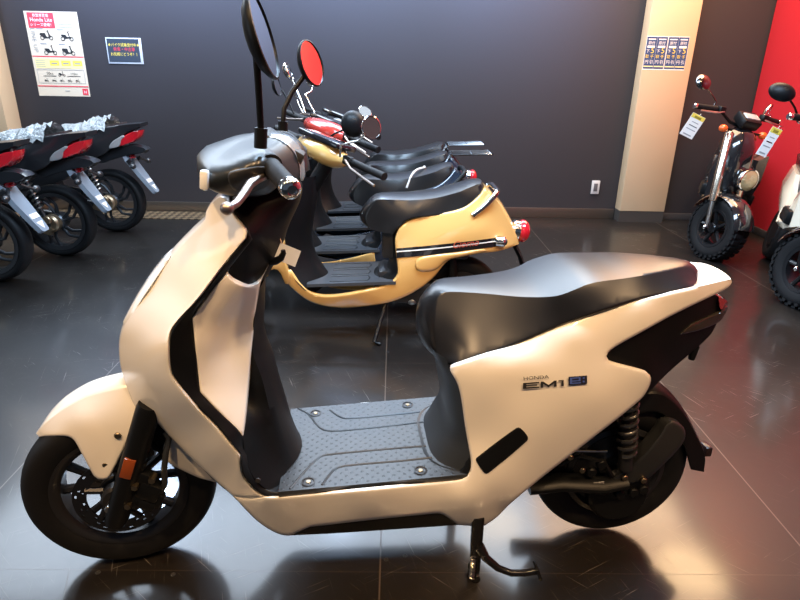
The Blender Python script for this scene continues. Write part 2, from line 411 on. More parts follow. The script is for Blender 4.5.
def icon(sh, u, v, s, body):
    mb = MB()
    def ring(cx, cz, r, th):
        n = 20; vs = []; fs = []
        for i in range(n):
            q = 2*pi*i/n
            vs += [(cx+r*cos(q), -.0035, cz+r*sin(q)), (cx+(r-th)*cos(q), -.0035, cz+(r-th)*sin(q))]
        for i in range(n):
            k = (i+1) % n; fs.append((2*i, 2*k, 2*k+1, 2*i+1))
        mb.add(vs, fs)
    ring(u-.55*s, v-.28*s, .27*s, .09*s); ring(u+.6*s, v-.28*s, .27*s, .09*s)
    def poly(pts): mb.add([(u+a*s, -.0036, v+c*s) for a, c in pts], [tuple(range(len(pts)))])
    if body == 0:
        poly([(-.85, .1), (-.75, .32), (-.1, .3), (0, -.1), (.25, -.2), (.3, .05), (.2, .55), (.32, .6), (.5, .1), (.62, -.1), (.4, -.3), (-.3, -.35)])
    else:
        poly([(-.7, .12), (-.65, .26), (-.1, .22), (.05, -.05), (.3, -.05), (.2, .6), (.3, .6), (.42, .0), (.6, -.25), (.5, -.28), (.3, -.2), (-.3, -.3)])
    poly([(.12, .56), (.4, .68), (.42, .62), (.15, .5)])
    return mb.build('scooter_drawing', INK, sh.r, 0)
t = thing('poster', 'tall cream poster with a red headline box and four small scooter drawings', 'poster', (-2.80, YB, 1.305))
W2, H2 = .215, .325
MB().box((0, -.0005, 0), (2*W2, .001, 2*H2)).build('sheet', PCREAM, t, 0)
sh = Sheet(t)
sh.quad('headline_box', -W2+.022, H2-.125, .02, H2-.01, RED)
sh.text('lettering', '新型車登場', -.085, H2-.04, .026, WHT); sh.text('lettering', 'Honda Lite', -.085, H2-.076, .041, WHT, sx=.92, spacing=1.05)
sh.text('lettering', 'シリーズ登場！', -.085, H2-.11, .027, WHT)
for i in range(3): sh.quad('small_print', .05, H2-.07-.024*i, .05+(.06 if i == 0 else .11), H2-.066-.024*i, GREY)
sh.text('lettering', 'LINE UP', -W2+.032, .11, .047, GREY, rot=-pi/2, spacing=1.15)
for i, (u, v, k) in enumerate(((-.065, .145, 0), (.10, .14, 1), (-.055, .032, 1), (.095, .03, 0))):
    icon(sh, u, v, .062, k); sh.quad('small_print', u-.07, v+.047, u-.02, v+.055, GREY)
sh.quad('rule', -W2+.004, -.018, W2-.004, -.01, RED)
sh.quad('band', -W2+.02, -.105, W2-.02, -.03, PALEY)
for u in (-.075, .02, .115): sh.quad('price_box', u, -.085, u+.075, -.045, YEL); sh.quad('small_print', u+.012, -.072, u+.06, -.062, GREY)
for i in range(4): sh.quad('small_print', -W2+.025, -.05-.014*i, -W2+.1, -.046-.014*i, GREY)
for v in (-.118, -.222): sh.quad('frame_line', -W2+.02, v, W2-.02, v+.002, GREY)
for u in (-W2+.02, W2-.022): sh.quad('frame_line', u, -.222, u+.002, -.118, GREY)
sh.text('lettering', '50cc', -.09, -.155, .03, INK); sh.text('lettering', '110cc', .11, -.155, .026, INK); sh.quad('rule', -.15, -.168, -.04, -.164, INK); sh.quad('rule', .05, -.168, .16, -.164, INK)
icon(sh, .005, -.15, .034, 1)
for u in (-.13, -.065, 0, .065, .13): icon(sh, u, -.2, .022, 1)
sh.quad('rule', -W2+.004, -.25, W2-.004, -.242, RED)
sh.quad('badge', W2-.058, -H2+.012, W2-.012, -.262, RED); sh.text('lettering', 'H', W2-.035, -.3, .032, WHT)
sh.quad('small_print', .01, -.285, .05, -.28, GREY)
t = thing('notice', 'small dark notice with yellow and red lettering in a pale frame', 'notice', (-2.24, YB, 1.345))
W2, H2 = .145, .10
MB().box((0, -.003, 0), (2*W2, .006, 2*H2), bev=.001).build('frame', mat('pale_frame', (.5, .52, .55), .35), t)
sh = Sheet(t); MB().box((-.006, -.0066, .003), (2*W2-.03, .002, 2*H2-.022)).build('board', mat('blackboard', (.03, .04, .055), .5), t, 0)
for i, (s_, v, m_) in enumerate((('★バイク試乗受付中★', .035, YEL), ('新車・中古車', 0, RED), ('お気軽にどうぞ！！', -.036, YEL))):
    vs, fs = text_geo(s_, .029 if i != 1 else .033)
    MB().add([(p.x*.9, -.0082, v+p.y) for p in vs], fs).build('lettering', m_, t, 0)
NAVY = mat('print_navy', (.025, .06, .16), .5)
for k, (px, lab) in enumerate(((2.122, 'blue and yellow printed sheet on the pillar, the left of the pair'), (2.297, 'blue and yellow printed sheet on the pillar, the right of the pair'))):
    t = thing('sale_sheet', lab, 'poster', (px, YB-.135, 1.407), group='sale sheets on the pillar')
    MB().box((0, -.0005, 0), (.172, .001, .255)).build('sheet', PAPER, t, 0); sh = Sheet(t)
    for u in (-.042, .042):
        sh.quad('panel', u-.041, -.118, u+.041, .122, NAVY); sh.quad('small_print', u-.03, .1, u+.03, .108, WHT)
        sh.text('lettering', '原付', u, .066, .028, WHT); sh.quad('small_print', u-.03, .04, u+.03, .056, WHT)
        sh.text('lettering', '下', u-.022, .004, .03, WHT); sh.text('lettering', '5', u+.016, .0, .062, YEL)
        sh.text('lettering', '取', u-.022, -.036, .03, YEL); sh.text('lettering', '千', u+.018, -.038, .032, YEL)
        sh.text('lettering', '円', u-.02, -.078, .032, WHT); sh.text('lettering', '引', u+.018, -.078, .032, WHT)
        sh.quad('small_print', u-.038, -.105, u+.038, -.096, PALEY)
# ================================================================== MAIN ELECTRIC SCOOTER
YW = radians(4.7)
E = Frame((-.038, 1.316, 0), YW)
em = thing('scooter', 'large pearl white electric scooter with black seat on its stand in the foreground', 'scooter', (-.038, 1.316, 0), YW)
S = E.S
def tyre(mb, c, R, wd, rr, M=None, tread=True, n=64):
    prof = []; h = wd/2; sh_ = (R-rr)
    for a in np.linspace(-1, 1, 15):
        ph = a*pi*.5
        prof.append((rr+sh_*(.42+.58*cos(ph)**.75) if abs(a) < .999 else rr+sh_*.42, h*sin(ph)))
    prof = [(rr-.004, -h*.62), (rr+.006, -h*.86)]+prof+[(rr+.006, h*.86), (rr-.004, h*.62)]
    t = MB().lathe(prof, (0, 0, 0), (0, 1, 0), n)
    if tread:     # shoulder sipes as low blocks
        for i in range(38):
            q = 2*pi*i/38
            for sd in (-1, 1):
                qq = q+sd*.04
                rot = Matrix.Rotation(-qq, 3, 'Y') @ Matrix.Rotation(sd*.5, 3, 'X')
                rc = R-wd*.055; t.box((rc*cos(qq), sd*h*.62, rc*sin(qq)), (.004, h*.5, R*.075), rot)
    t.xform(Matrix.Translation(Vector(c)) @ (M.to_4x4() if M else Matrix.Identity(4)))
    mb.add(t.v, t.f); return mb
ST = Matrix.Rotation(radians(8), 3, 'Z'); FC = Vector((-.655, 0, .2335))
def wm(mb, c=FC, M=ST): return mb.xform(Matrix.Translation(c) @ M.to_4x4())
tyre(MB(), FC, .2335, .09, .158, ST, False, 96).build('front_tire', RUB, em)
rim = MB().lathe([(.146, -.032), (.158, -.040), (.164, -.040), (.164, -.034), (.152, -.026), (.148, 0), (.152, .026), (.164, .034), (.164, .040), (.158, .040), (.146, .032), (.140, .026), (.138, 0), (.140, -.026)], (0, 0, 0), (0, 1, 0), 64, close=True)
for i in range(5):
    for d in (-.2, .2):
        q = 2*pi*i/5+.35
        a = Vector((.045*cos(q+d*.4), 0, .045*sin(q+d*.4))); b = Vector((.146*cos(q+d*1.35), 0, .146*sin(q+d*1.35)))
        rim.tube([a, a.lerp(b, .5), b], [.014, .010, .0125], 8)
rim.cyl((0, -.04, 0), (0, .04, 0), .05, 32, .006)
wm(rim).build('front_rim', RIMM, em)
# drilled brake disc: annulus with real holes
bd = MB(); na, nr = 120, 6; vs = []; r0_, r1_ = .074, .107
for yy in (-.058, -.0545):
    for i in range(na):
        for k in range(nr+1):
            rr = r0_+(r1_-r0_)*k/nr; q = 2*pi*i/na; vs.append((rr*cos(q), yy, rr*sin(q)))
fs = []; st = na*(nr+1)
hole = lambda i, k: (i % 12 in (1, 2) and k == 1) or (i % 12 in (4, 5) and k == 3) or (i % 12 in (8, 9) and k == 4) or (i % 12 in (6,) and k == 1)
for i in range(na):
    i2 = (i+1) % na
    for k in range(nr):
        a, b, c, d = i*(nr+1)+k, i2*(nr+1)+k, i2*(nr+1)+k+1, i*(nr+1)+k+1
        if not hole(i, k): fs += [(a, b, c, d), (st+d, st+c, st+b, st+a)]
    a, b = i*(nr+1)+nr, i2*(nr+1)+nr; fs.append((a, b, st+b, st+a)); a, b = i*(nr+1), i2*(nr+1); fs.append((a, st+a, st+b, b))
bd.add(vs, fs)
for i in range(5):
    q = 2*pi*i/5; bd.tube([(.04*cos(q), -.056, .04*sin(q)), (.08*cos(q+.25), -.056, .08*sin(q+.25))], .008, 6)
wm(bd).build('brake_disc', DISCM, em, 30)
hb = MB().cyl((0, -.075, 0), (0, -.03, 0), .04, 28, .006); wm(hb).build('front_hub', RIMM, em)
# fork
for sd in (-1, 1):
    top = S(150, 404, -.088); bot = S(115, 524, -.088)
    top.y *= -sd; bot.y *= -sd
    ax = (bot-top).normalized()
    fk = MB().tube([top, top+ax*.012, top.lerp(bot, .5), bot-ax*.03, bot-ax*.006, bot], [.026, .0285, .0285, .0285, .024, .010], 24)
    fk = fk.build('fork_leg', DARKP if sd > 0 else BLACKP, em)
    if sd > 0:
        c = S(130, 462, -.088)+Vector((.004, -.028, .002)); rot = Matrix.Rotation(-atan2(ax.x, -ax.z)*-1, 3, 'Y')
        rot = cross_rot((0, 1, 0)); u = -ax; rot = Matrix((Vector((0, 1, 0)).cross(u).normalized(), Vector((0, 1, 0)), u)).transposed()
        MB().box(c, (.027, .008, .056), rot, .002).build('reflector', ORANGE, em)
        MB().tube([top-ax*.012, top+ax*.004], [.0245, .0245], 24).build('fork_cap', CHROME, em)
cal = MB()
for px, py, d in ((141, 478, (.05, .03, .05)), (150, 489, (.055, .035, .05)), (146, 502, (.05, .03, .03)), (135, 498, (.04, .03, .05)), (157, 499, (.03, .025, .045)), (140, 463, (.035, .03, .02))):
    cal.box(S(px, py, -.088), d, Matrix.Rotation(.5, 3, 'Y'), .007)
cal.tube([S(136, 452, -.08), S(146, 455, -.085), S(152, 452, -.085)], .009, 8)
cal.build('brake_caliper', BLACKP, em)
for px, py in ((135, 487), (128, 506), (152, 480)):
    p = S(px, py, -.112); MB().cyl(p+Vector((0, .02, 0)), p+Vector((0, -.006, 0)), .008, 6).build('caliper_bolt', GOLDB, em)
MB().tube([S(165, 432, -.07), S(169, 438, -.075), S(166, 452, -.09), S(164, 470, -.092), S(165, 484, -.09), S(160, 492, -.09)], .0075, 10).build('brake_hose', mat('black_hose', (.02, .022, .024), .35), em)
MB().cyl(FC+Vector((0, -.105, 0)), FC+Vector((0, .105, 0)), .011, 16, .002).build('front_axle', STEEL, em)
# front mudguard
ff = [(36, 433.5, 1, 0, .004), (46, 422, 0, 0, .012), (62, 410, 0, -.004, .016), (84, 398, 0, -.003, .018), (106, 391.5, 0, 0, .018), (130, 388, 0, 0, .018), (150, 390, 0, 0, .016), (162, 398, 1, 0, .01), (158, 412, 1), (142, 414), (138, 419), (126, 444), (111, 474), (107, 479), (98, 479), (94, 476), (82, 454), (74, 440), (68, 436.5), (52, 436), (39, 436.5, 1)]
panel(E, ff, [(36, 433, .03), (62, 410, .035), (84, 398, .038), (106, 391, .04), (150, 390, .045), (52, 436, .055), (70, 437, .066), (80, 420, .064), (110, 415, .066), (140, 405, .06), (158, 412, .062), (98, 478, .082), (120, 450, .08), (90, 460, .08)], lip=.012, rm=.004, rpx=2.5).build('front_mudguard', PEARL, em, 50)
for px, py in ((118, 435), (106, 464)):
    p = S(px, py, -.076); MB().cyl(p, p+Vector((0, -.006, 0)), .0085, 12, .002).build('mudguard_bolt', GOLDB, em)
panel(E, [(168, 434, 1), (180, 440), (196, 456), (215, 482, 1), (200, 478), (186, 472), (168, 462), (163, 450)], .062, lip=.06, rm=.003).build('inner_mudguard', mat('grey_white_plastic', (.62, .59, .54), .4), em)
# -------- front cover (leg shield) -------------------------------------------------
fc = [(224, 195.5, 0, 0, .004), (216, 199.5, 0, -.004, .003), (206, 212, 0, -.004, .002), (205, 220, 0, -.005, .002), (190, 236.5, 0, -.008, .004), (174, 254.5, 0, -.010, .005), (160, 273, 0, -.010, .005), (146, 294, 0, -.010, .005), (132, 315, 0, -.010, .004), (123, 330, 0, -.011, .002), (120, 345, 0, -.012, 0), (120.5, 364, 0, -.012, -.003), (124, 379, 0, -.012, -.006), (129, 393, 0, -.01, -.01), (134, 406, 1), (152, 418), (170, 437), (192, 459), (214, 480), (233, 496.5, 1),
      (248, 498.5), (265, 497, 1), (258, 493), (250, 485), (244, 478), (241, 468), (240, 455, 1), (216, 426.5), (198, 408.5), (174, 378.5), (170, 366), (169, 342), (171, 331), (178, 321), (198, 299), (220, 270), (240, 245.5), (246, 238), (247, 232.5), (244, 226.5), (234, 214), (231.5, 205), (229.5, 197)]
FCH = RBF([(224, 195, .075), (206, 212, .058), (174, 254, .055), (146, 294, .05), (122, 330, .042), (120, 345, .04), (123, 378, .045), (134, 406, .062), (170, 437, .095), (214, 480, .125), (233, 496, .14), (265, 497, .172), (240, 455, .187), (216, 426, .19), (198, 408, .192), (170, 366, .192), (170, 338, .192), (198, 299, .184), (220, 270, .177), (247, 233, .165), (232, 206, .12), (149, 348, .150), (158, 330, .150), (185, 298, .150), (213, 262, .146), (233, 236, .142), (156, 385, .153), (172, 405, .158), (215, 452, .165), (140, 345, .115), (136, 375, .105), (150, 400, .115), (180, 262, .085), (152, 305, .09), (205, 228, .085)])
panel(E, fc, FCH, lip=.008, rm=.007, rpx=3.5).build('front_cover', PEARL, em, 50)
panel(E, [(170, 256.5, 0, -.004, .001), (164, 260, 0, -.006, .002), (154.5, 271.5, 0, -.007, .002), (145, 285, 0, -.007, .002), (136, 299, 0, -.007, .002), (127, 315, 0, -.006, .002), (123, 325, 0, -.004, .001), (129, 322), (140, 303), (154, 282), (166, 264)], [(167, 258, .05), (145, 285, .045), (125, 324, .04), (130, 318, .05), (146, 294, .06), (166, 264, .056)], lip=.01, rm=.003, rpx=2).build('headlight', CLEARL, em, 50)
# -------- side body -----------------------------------------------------------------
sc = [(265, 497, 1), (248, 498.5), (233, 496.5, 1), (256, 520), (272, 531), (284, 535.5), (291, 535.5, 1), (310, 527, 1), (370, 520), (430, 514), (440, 513.5), (447, 517), (458, 525, 1), (472, 526), (485, 525.5, 1), (497, 517), (510, 504), (540, 479), (590, 440), (640, 400), (648, 389), (651, 381), (650, 375), (646, 371.5), (609, 361), (606.5, 356), (612, 349), (640, 333), (667, 318, 1), (690, 306.5), (715, 294.5), (728, 287.5), (732, 282, 0, .006, 0), (731, 279, 1, .006, .004), (714, 283, 0, 0, -.014), (695, 287.5, 1, 0, -.03),
      (667, 293.5), (638, 300), (570, 322), (519, 343), (480, 356), (455, 364.5), (451, 366.5, 1), (450, 370), (456, 381), (459, 389), (462, 405), (465, 427), (469, 449), (471, 462), (470, 471), (467, 476), (462, 478.5), (455, 480), (420, 484), (370, 489), (315, 494), (280, 497)]
SCH = RBF([(265, 497, .172), (233, 496, .14), (290, 535, .135), (256, 520, .136), (290, 512, .165), (370, 505, .188), (315, 494, .18), (420, 484, .182), (462, 478, .176), (370, 520, .168), (440, 514, .168), (485, 525, .15), (460, 525, .152), (460, 500, .186), (430, 508, .176), (480, 506, .178), (510, 500, .166), (500, 512, .150), (470, 440, .162), (459, 389, .162), (452, 367, .152), (462, 371, .162), (519, 342, .140), (523, 352, .158), (570, 321, .138), (574, 331, .155), (638, 299, .130), (642, 308, .140), (695, 288, .112), (732, 281, .062), (667, 318, .128), (715, 294, .085), (612, 352, .152), (648, 378, .150), (600, 400, .172), (540, 430, .18), (540, 478, .160), (590, 440, .160), (640, 400, .146), (520, 390, .176), (490, 400, .175), (500, 365, .172), (570, 352, .166), (480, 470, .180)], 3e-4)
panel(E, sc, SCH, lip=.006, rm=.006, rpx=3).build('side_cover', PEARL, em, 50)
panel_pair(E, [(476, 461), (484.5, 473.2), (488, 473.4), (527, 441), (528, 437), (520.5, 428.2), (516.5, 428), (476.5, 458)], SCH, 'footrest_cover', BLACKP, em, lip=.012, rm=.003, rpx=2, off=.0035, step=2)
panel(E, [(291, 535.5, 1, 0, -.01), (310, 527, 1), (370, 520), (430, 514), (440, 513.5), (447, 517), (458, 525, 1, 0, -.01), (400, 529, 0, 0, -.012), (340, 533, 0, 0, -.012)], [(291, 535, .135), (310, 527, .148), (370, 520, .16), (440, 514, .16), (458, 525, .146), (370, 530, .142)], lip=.02, rm=.002, rpx=2).build('under_cover', BLACKP, em)
# badge lettering, wrapped onto the panel
def badge(name, body, x0, y0, x1, y1, size, m, sx=1.0, spacing=1.0, off=.0035, ext=None):
    vs, fs = text_geo(body, 1, 0, 'LEFT', spacing)
    wtx = max(v.x for v in vs); htx = max(v.y for v in vs)
    d = Vector((x1-x0, y1-y0)); L = d.length; d.normalize(); up = Vector((d.y, -d.x))
    q = [(x0+d.x*v.x/wtx*L+up.x*v.y/htx*size, y0+d.y*v.x/wtx*L+up.y*v.y/htx*size) for v in vs]
    h = SCH(q)+off
    MB().add([S(a[0], a[1], -b) for a, b in zip(q, h)], fs).build(name, m, em, 0)
def badge_poly(name, polys, m, off):
    mb = MB()
    for pl in polys:
        h = SCH(pl)+off; mb.add([S(a[0], a[1], -b) for a, b in zip(pl, h)], [tuple(range(len(pl)))])
    mb.build(name, m, em, 0)
def em_glyphs():
    O = Vector((523, 389.2)); X = Vector((.987, -.075)); Yv = Vector((.02, -1))
    P = lambda u, v: tuple(O+X*u+Yv*v)
    R = lambda a, b, c, d: [P(a, b), P(c, b), P(c, d), P(a, d)]
    polys = [R(0, 0, 3.4, 6.2), R(3.4, 4.7, 16.5, 6.2), R(3.4, 2.5, 14.5, 3.8), R(3.4, 0, 16.5, 1.5)]
    x = 17.8
    polys += [R(x, 0, x+2.6, 6.2), [P(x+2.6, 6.2), P(x+8.2, 2.2), P(x+8.2, 0), P(x+2.6, 3.6)], [P(x+8.2, 2.2), P(x+13.6, 6.2), P(x+13.6, 3.6), P(x+8.2, 0)], R(x+13.6, 0, x+16.2, 6.2)]
    x = 35.8
    polys += [R(x+3, 0, x+5.4, 6.2), R(x, 4.9, x+3, 6.2)]
    return polys
badge_poly('lettering', em_glyphs(), INK, .0035)
badge('lettering', 'HONDA', 523.3, 380.3, 549, 378.3, 3.4, INK)
O_ = Vector((568.5, 385.5)); bx = lambda a, b, c, d: [tuple(O_+Vector((u, -.08*u-v))) for u, v in ((a, b), (c, b), (c, d), (a, d))]
badge_poly('badge', [bx(0, 0, 18.6, 8.6)], mat('dark_badge', (.02, .02, .035), .3), .0034)
badge_poly('badge_mark', [bx(1.5, 6.3, 12, 7.6), bx(1.5, 1.2, 3.6, 6.3), bx(3.6, 3.5, 12, 4.6), bx(10.3, 4.6, 12, 6.3), bx(3.6, 1.2, 12.5, 2.4), bx(14.3, 5.4, 16.2, 7.2), bx(14.3, 1.8, 16.2, 3.6)], BLUEB, .0042)
# -------- black inner trim loop -------------------------------------------------------
it = [(248, 231, 1), (246.5, 239), (240, 247), (220, 271.5), (198, 300.5), (178, 322.5), (172, 331.5), (169.8, 342), (170.8, 366), (174.8, 378), (198.8, 407.7), (217, 426), (240.8, 454.5, 1), (241.5, 468), (244.5, 477.5), (250.5, 484.5), (258.5, 492.4), (268, 496.5), (280, 496.6), (315, 493.6), (370, 488.6), (420, 483.6), (455, 479.5), (461.5, 478), (466.5, 475.5), (469.5, 471), (470.7, 462), (468.7, 450, 1),
      (465, 450, 1), (465, 462), (463, 468), (458, 472.5), (450, 474.8), (420, 478), (370, 482.5), (315, 488), (285, 491), (272, 490.5), (262, 486), (253, 476), (248, 466), (247, 450, 1), (243, 436), (217, 409.5), (200.5, 392), (196.5, 355), (192.5, 318), (211, 292), (227, 272), (236, 260), (244, 250), (252, 240, 1)]
ITH = RBF([(248, 232, .162), (240, 246, .166), (220, 271, .174), (198, 300, .181), (171, 331, .189), (170, 366, .189), (198, 408, .189), (217, 426, .187), (241, 455, .184), (250, 485, .177), (268, 496, .169), (315, 494, .177), (420, 484, .179), (462, 478, .173), (469, 450, .160), (465, 450, .145), (458, 473, .165), (370, 483, .170), (285, 491, .165), (262, 486, .160), (247, 450, .150), (243, 436, .160), (217, 409, .172), (200, 392, .172), (196, 355, .168), (192, 318, .166), (211, 292, .163), (227, 272, .158), (252, 240, .150)])
panel(E, it, ITH, lip=.03, rm=.003, rpx=2, off=-.0015).build('inner_trim', BLACKP, em, 50)
for px, py in ((223, 424), (258, 480)):
    p = S(px, py, -.172); MB().cyl(p, p+Vector((0, -.003, 0)), .006, 12).build('trim_plug', INK, em)
# -------- white inner leg panel -------------------------------------------------------
iw = [(227, 272, 1), (211, 292), (192.3, 318, 1), (196, 355), (200, 392, 1), (217, 410), (243.3, 437, 1), (246, 412), (248, 390), (251, 352), (254, 326), (256.5, 304), (260, 284), (268.5, 265, 1), (262, 277), (256, 283.5), (248, 286), (240, 284), (232, 279)]
IWH = RBF([(227, 272, .158), (211, 292, .163), (192, 318, .166), (196, 355, .168), (200, 392, .172), (217, 410, .172), (243, 437, .160), (248, 390, .110), (251, 352, .092), (256, 304, .088), (268, 265, .075), (240, 284, .148), (256, 284, .108), (222, 310, .150), (210, 345, .152), (225, 350, .118), (232, 318, .118), (215, 380, .150)])
panel(E, iw, IWH, lip=.02, rm=.004, rpx=2.5).build('inner_leg_panel', PEARL, em, 50)
# -------- black centre column and steering column cover ---------------------------------
cc = [(240, 282, 1), (256, 284), (258.5, 290, 1, .004, 0), (254, 326, 0, .012, 0), (253, 352, 0, .018, 0), (262, 379, 0, .02, 0), (271, 415, 0, .022, 0), (280, 448, 0, .026, 0), (287, 470, 1, .03, 0), (284, 482, 1), (276, 491), (262, 486), (250, 470), (243, 436)]
CCH = RBF([(240, 282, .09), (256, 284, .075), (248, 330, .06), (247, 300, .07), (254, 326, .084), (253, 352, .082), (262, 379, .084), (271, 415, .088), (287, 470, .10), (276, 491, .15), (284, 482, .125), (262, 486, .162), (243, 436, .158), (247, 400, .085), (250, 360, .078), (255, 440, .125)])
panel(E, cc, CCH, lip=.0, rm=.0, rpx=0, off=-.001).build('centre_column', BLACKP, em, 50)
uc = [(232, 204, 0, -.01, 0), (240, 195, 0, -.01, 0), (262, 186, 0, 0, 0), (288, 180, 0, 0, 0), (296, 186, 0, .01, 0), (292, 204, 0, .015, 0), (280, 231, 0, .015, 0), (270, 262, 0, .015, 0), (262, 281, 1, .01, 0), (252, 287), (240, 286), (228, 274), (244, 247), (249, 233)]
panel(E, uc, [(232, 204, .11), (249, 233, .148), (228, 274, .150), (252, 287, .105), (262, 281, .07), (270, 262, .065), (280, 231, .055), (292, 204, .05), (262, 186, .06), (260, 220, .11), (250, 260, .125), (240, 200, .10)], lip=0, rm=0, rpx=0).build('column_cover', BLACKP, em, 50)
# -------- footboard -------------------------------------------------------------------
a = S(285, 491, -.172); b = S(456, 475, -.172); zf = lambda x: a.z+(b.z-a.z)*(x-a.x)/(b.x-a.x)
mb = MB(); x0, x1 = a.x-.015, b.x+.03
mb.loft([[Vector((x0, -.173, zf(x0))), Vector((x1, -.173, zf(x1))), Vector((x1, -.173, zf(x1)-.02)), Vector((x0, -.173, zf(x0)-.02))], [Vector((x0, .19, zf(x0))), Vector((x1, .19, zf(x1))), Vector((x1, .19, zf(x1)-.02)), Vector((x0, .19, zf(x0)-.02))]])
fm = bpy.data.materials.new('dotted_rubber_mat'); fm.use_nodes = True; N = fm.node_tree.nodes; L = fm.node_tree.links; bs = N['Principled BSDF']
bs.inputs['Roughness'].default_value = .42; bs.inputs['Specular IOR Level'].default_value = .7
tc = N.new('ShaderNodeTexCoord'); mp = N.new('ShaderNodeMapping'); mp.inputs['Scale'].default_value = (56, 56, 0); mp.inputs['Rotation'].default_value = (0, 0, .785)
L.new(tc.outputs['Object'], mp.inputs[0]); fr = N.new('ShaderNodeVectorMath'); fr.operation = 'FRACTION'; L.new(mp.outputs[0], fr.inputs[0])
ds = N.new('ShaderNodeVectorMath'); ds.operation = 'DISTANCE'; ds.inputs[1].default_value = (.5, .5, 0); L.new(fr.outputs[0], ds.inputs[0])
mr = N.new('ShaderNodeMapRange'); mr.inputs[1].default_value = .13; mr.inputs[2].default_value = .2; L.new(ds.outputs['Value'], mr.inputs[0])
mx = N.new('ShaderNodeMix'); mx.data_type = 'RGBA'; mx.inputs[6].default_value = (.007, .008, .009, 1); mx.inputs[7].default_value = (.022, .025, .029, 1); L.new(mr.outputs[0], mx.inputs[0]); L.new(mx.outputs[2], bs.inputs['Base Color'])
bp = N.new('ShaderNodeBump'); bp.inputs['Strength'].default_value = .5; bp.inputs['Distance'].default_value = .0015; bp.invert = True; L.new(mr.outputs[0], bp.inputs['Height']); L.new(bp.outputs[0], bs.inputs['Normal'])
fb = mb.build('footboard', fm, em, 30)
zz = zf((a.x+b.x)/2)
def onmat(px, py, up=0.0):
    p = E.Z(px, py, zz); p = E.Z(px, py, zf(p.x)); return Vector((p.x, p.y, zf(p.x)+up))
ribs = MB()
for ln in (((298, 408.5), (308, 414), (320, 428), (329, 431), (360, 429), (424, 422)), ((330, 410), (338, 416), (346, 418.5), (400, 414), (420, 412)), ((290, 489), (306, 470), (320, 457), (330, 454.5), (400, 448), (426, 446)), ((322, 485), (334, 470), (345, 466), (400, 461), (432, 457.5))):
    sp_ = spline(ln, 4, False); ribs.tube([onmat(q[0], q[1], -.0005) for q in sp_], .0032, 6)
ribs.build('mat_rib', mat('dark_rubber', (.021, .024, .028), .42), fb)
for px, py in ((315.6, 413.4), (308.4, 482), (407.6, 405), (420.6, 470.6)):
    p = onmat(px, py); MB().lathe([(.0155, 0), (.0165, .002), (.013, .0028), (.0115, .0005), (1e-5, .0004)], p, (0, 0, 1), 20).build('bolt_recess', INK, fb)
    MB().cyl(p, p+Vector((0, 0, .0025)), .0062, 10, .001).build('mat_bolt', GOLDB, fb)
# under-seat front wall with flared foot
edge = spline([(471, 466), (469, 450), (465, 427), (462, 405), (459, 389), (456, 381), (450, 369), (446, 358)], 6, False)
rings = []; nB = 18
for i, q in enumerate(edge):
    hwv = float(SCH([(q[0], q[1])])[0])-.005; p = S(q[0], q[1], -hwv); k = i/(len(edge)-1)
    bl_ = .030+.045*max(0, 1-k*3.2)**2
    rings.append([Vector((p.x-bl_*(1-abs(t)**4), t*hwv, p.z-.01*(k < .05))) for t in np.linspace(-1, 1, nB)])
z0 = rings[0]; r_ = []
for t, p in zip(np.linspace(-1, 1, nB), z0): r_.append(Vector((p.x-.028*(1-abs(t)**6), p.y, zf(p.x)+.0006)))
r2 = [Vector((p.x-.012*(1-abs(t)**6), p.y, (zf(p.x)+p.z)/2-.01)) for t, p in zip(np.linspace(-1, 1, nB), z0)]
MB().loft([r_, r2]+rings, False, False).build('seat_box_cover', mat('soft_black_plastic', (.022, .026, .031), .45, bump=(700, .1, .0004)), em, 60)
# -------- seat ------------------------------------------------------------------------
se = [(437.5, 300, 0, -.022, .0), (440.5, 294.5, 0, -.012, .004), (446, 292, 0, -.003, .003), (470, 292.5, 0, 0, .003), (490, 294, 0, 0, .003), (520, 296.7, 0, 0, .003), (545, 297, 0, 0, .003), (560, 295, 0, 0, .003), (575, 289.5, 0, 0, .003), (587, 284.5, 0, 0, .003), (600, 281.5, 0, 0, .004), (622, 278.7, 0, 0, .004), (645, 275, 0, 0, .005), (660, 272, 0, 0, .005), (680, 268, 0, .004, .006), (690, 267.5, 0, .014, .005), (696, 273, 0, .022, 0), (697, 281, 0, .022, 0), (693, 287, 1, .015, 0),
      (667, 294), (638, 300.5), (570, 322.5), (519, 343.5), (480, 357), (455, 365), (446, 364, 1, -.02, 0), (439, 359, 0, -.028, 0), (435.5, 345, 0, -.034, 0), (434.5, 325, 0, -.034, 0), (435.5, 310, 0, -.03, 0)]
SEH = RBF([(446, 292, .046), (470, 292.5, .056), (490, 294, .068), (520, 296.7, .090), (545, 297, .110), (560, 295, .124), (587, 284.5, .118), (622, 278.7, .102), (645, 275, .09), (660, 272, .074), (680, 268, .048), (690, 267.5, .035), (697, 281, .055), (693, 287, .09), (667, 294, .118), (638, 300, .133), (570, 322, .144), (519, 343, .144), (455, 365, .14), (446, 364, .12), (439, 359, .105), (434.5, 325, .075), (437.5, 300, .05)], 1e-3)
panel(E, se, SEH, lip=.03, rm=.006, rpx=3, nb=12).build('seat', SEATM, em, 42)
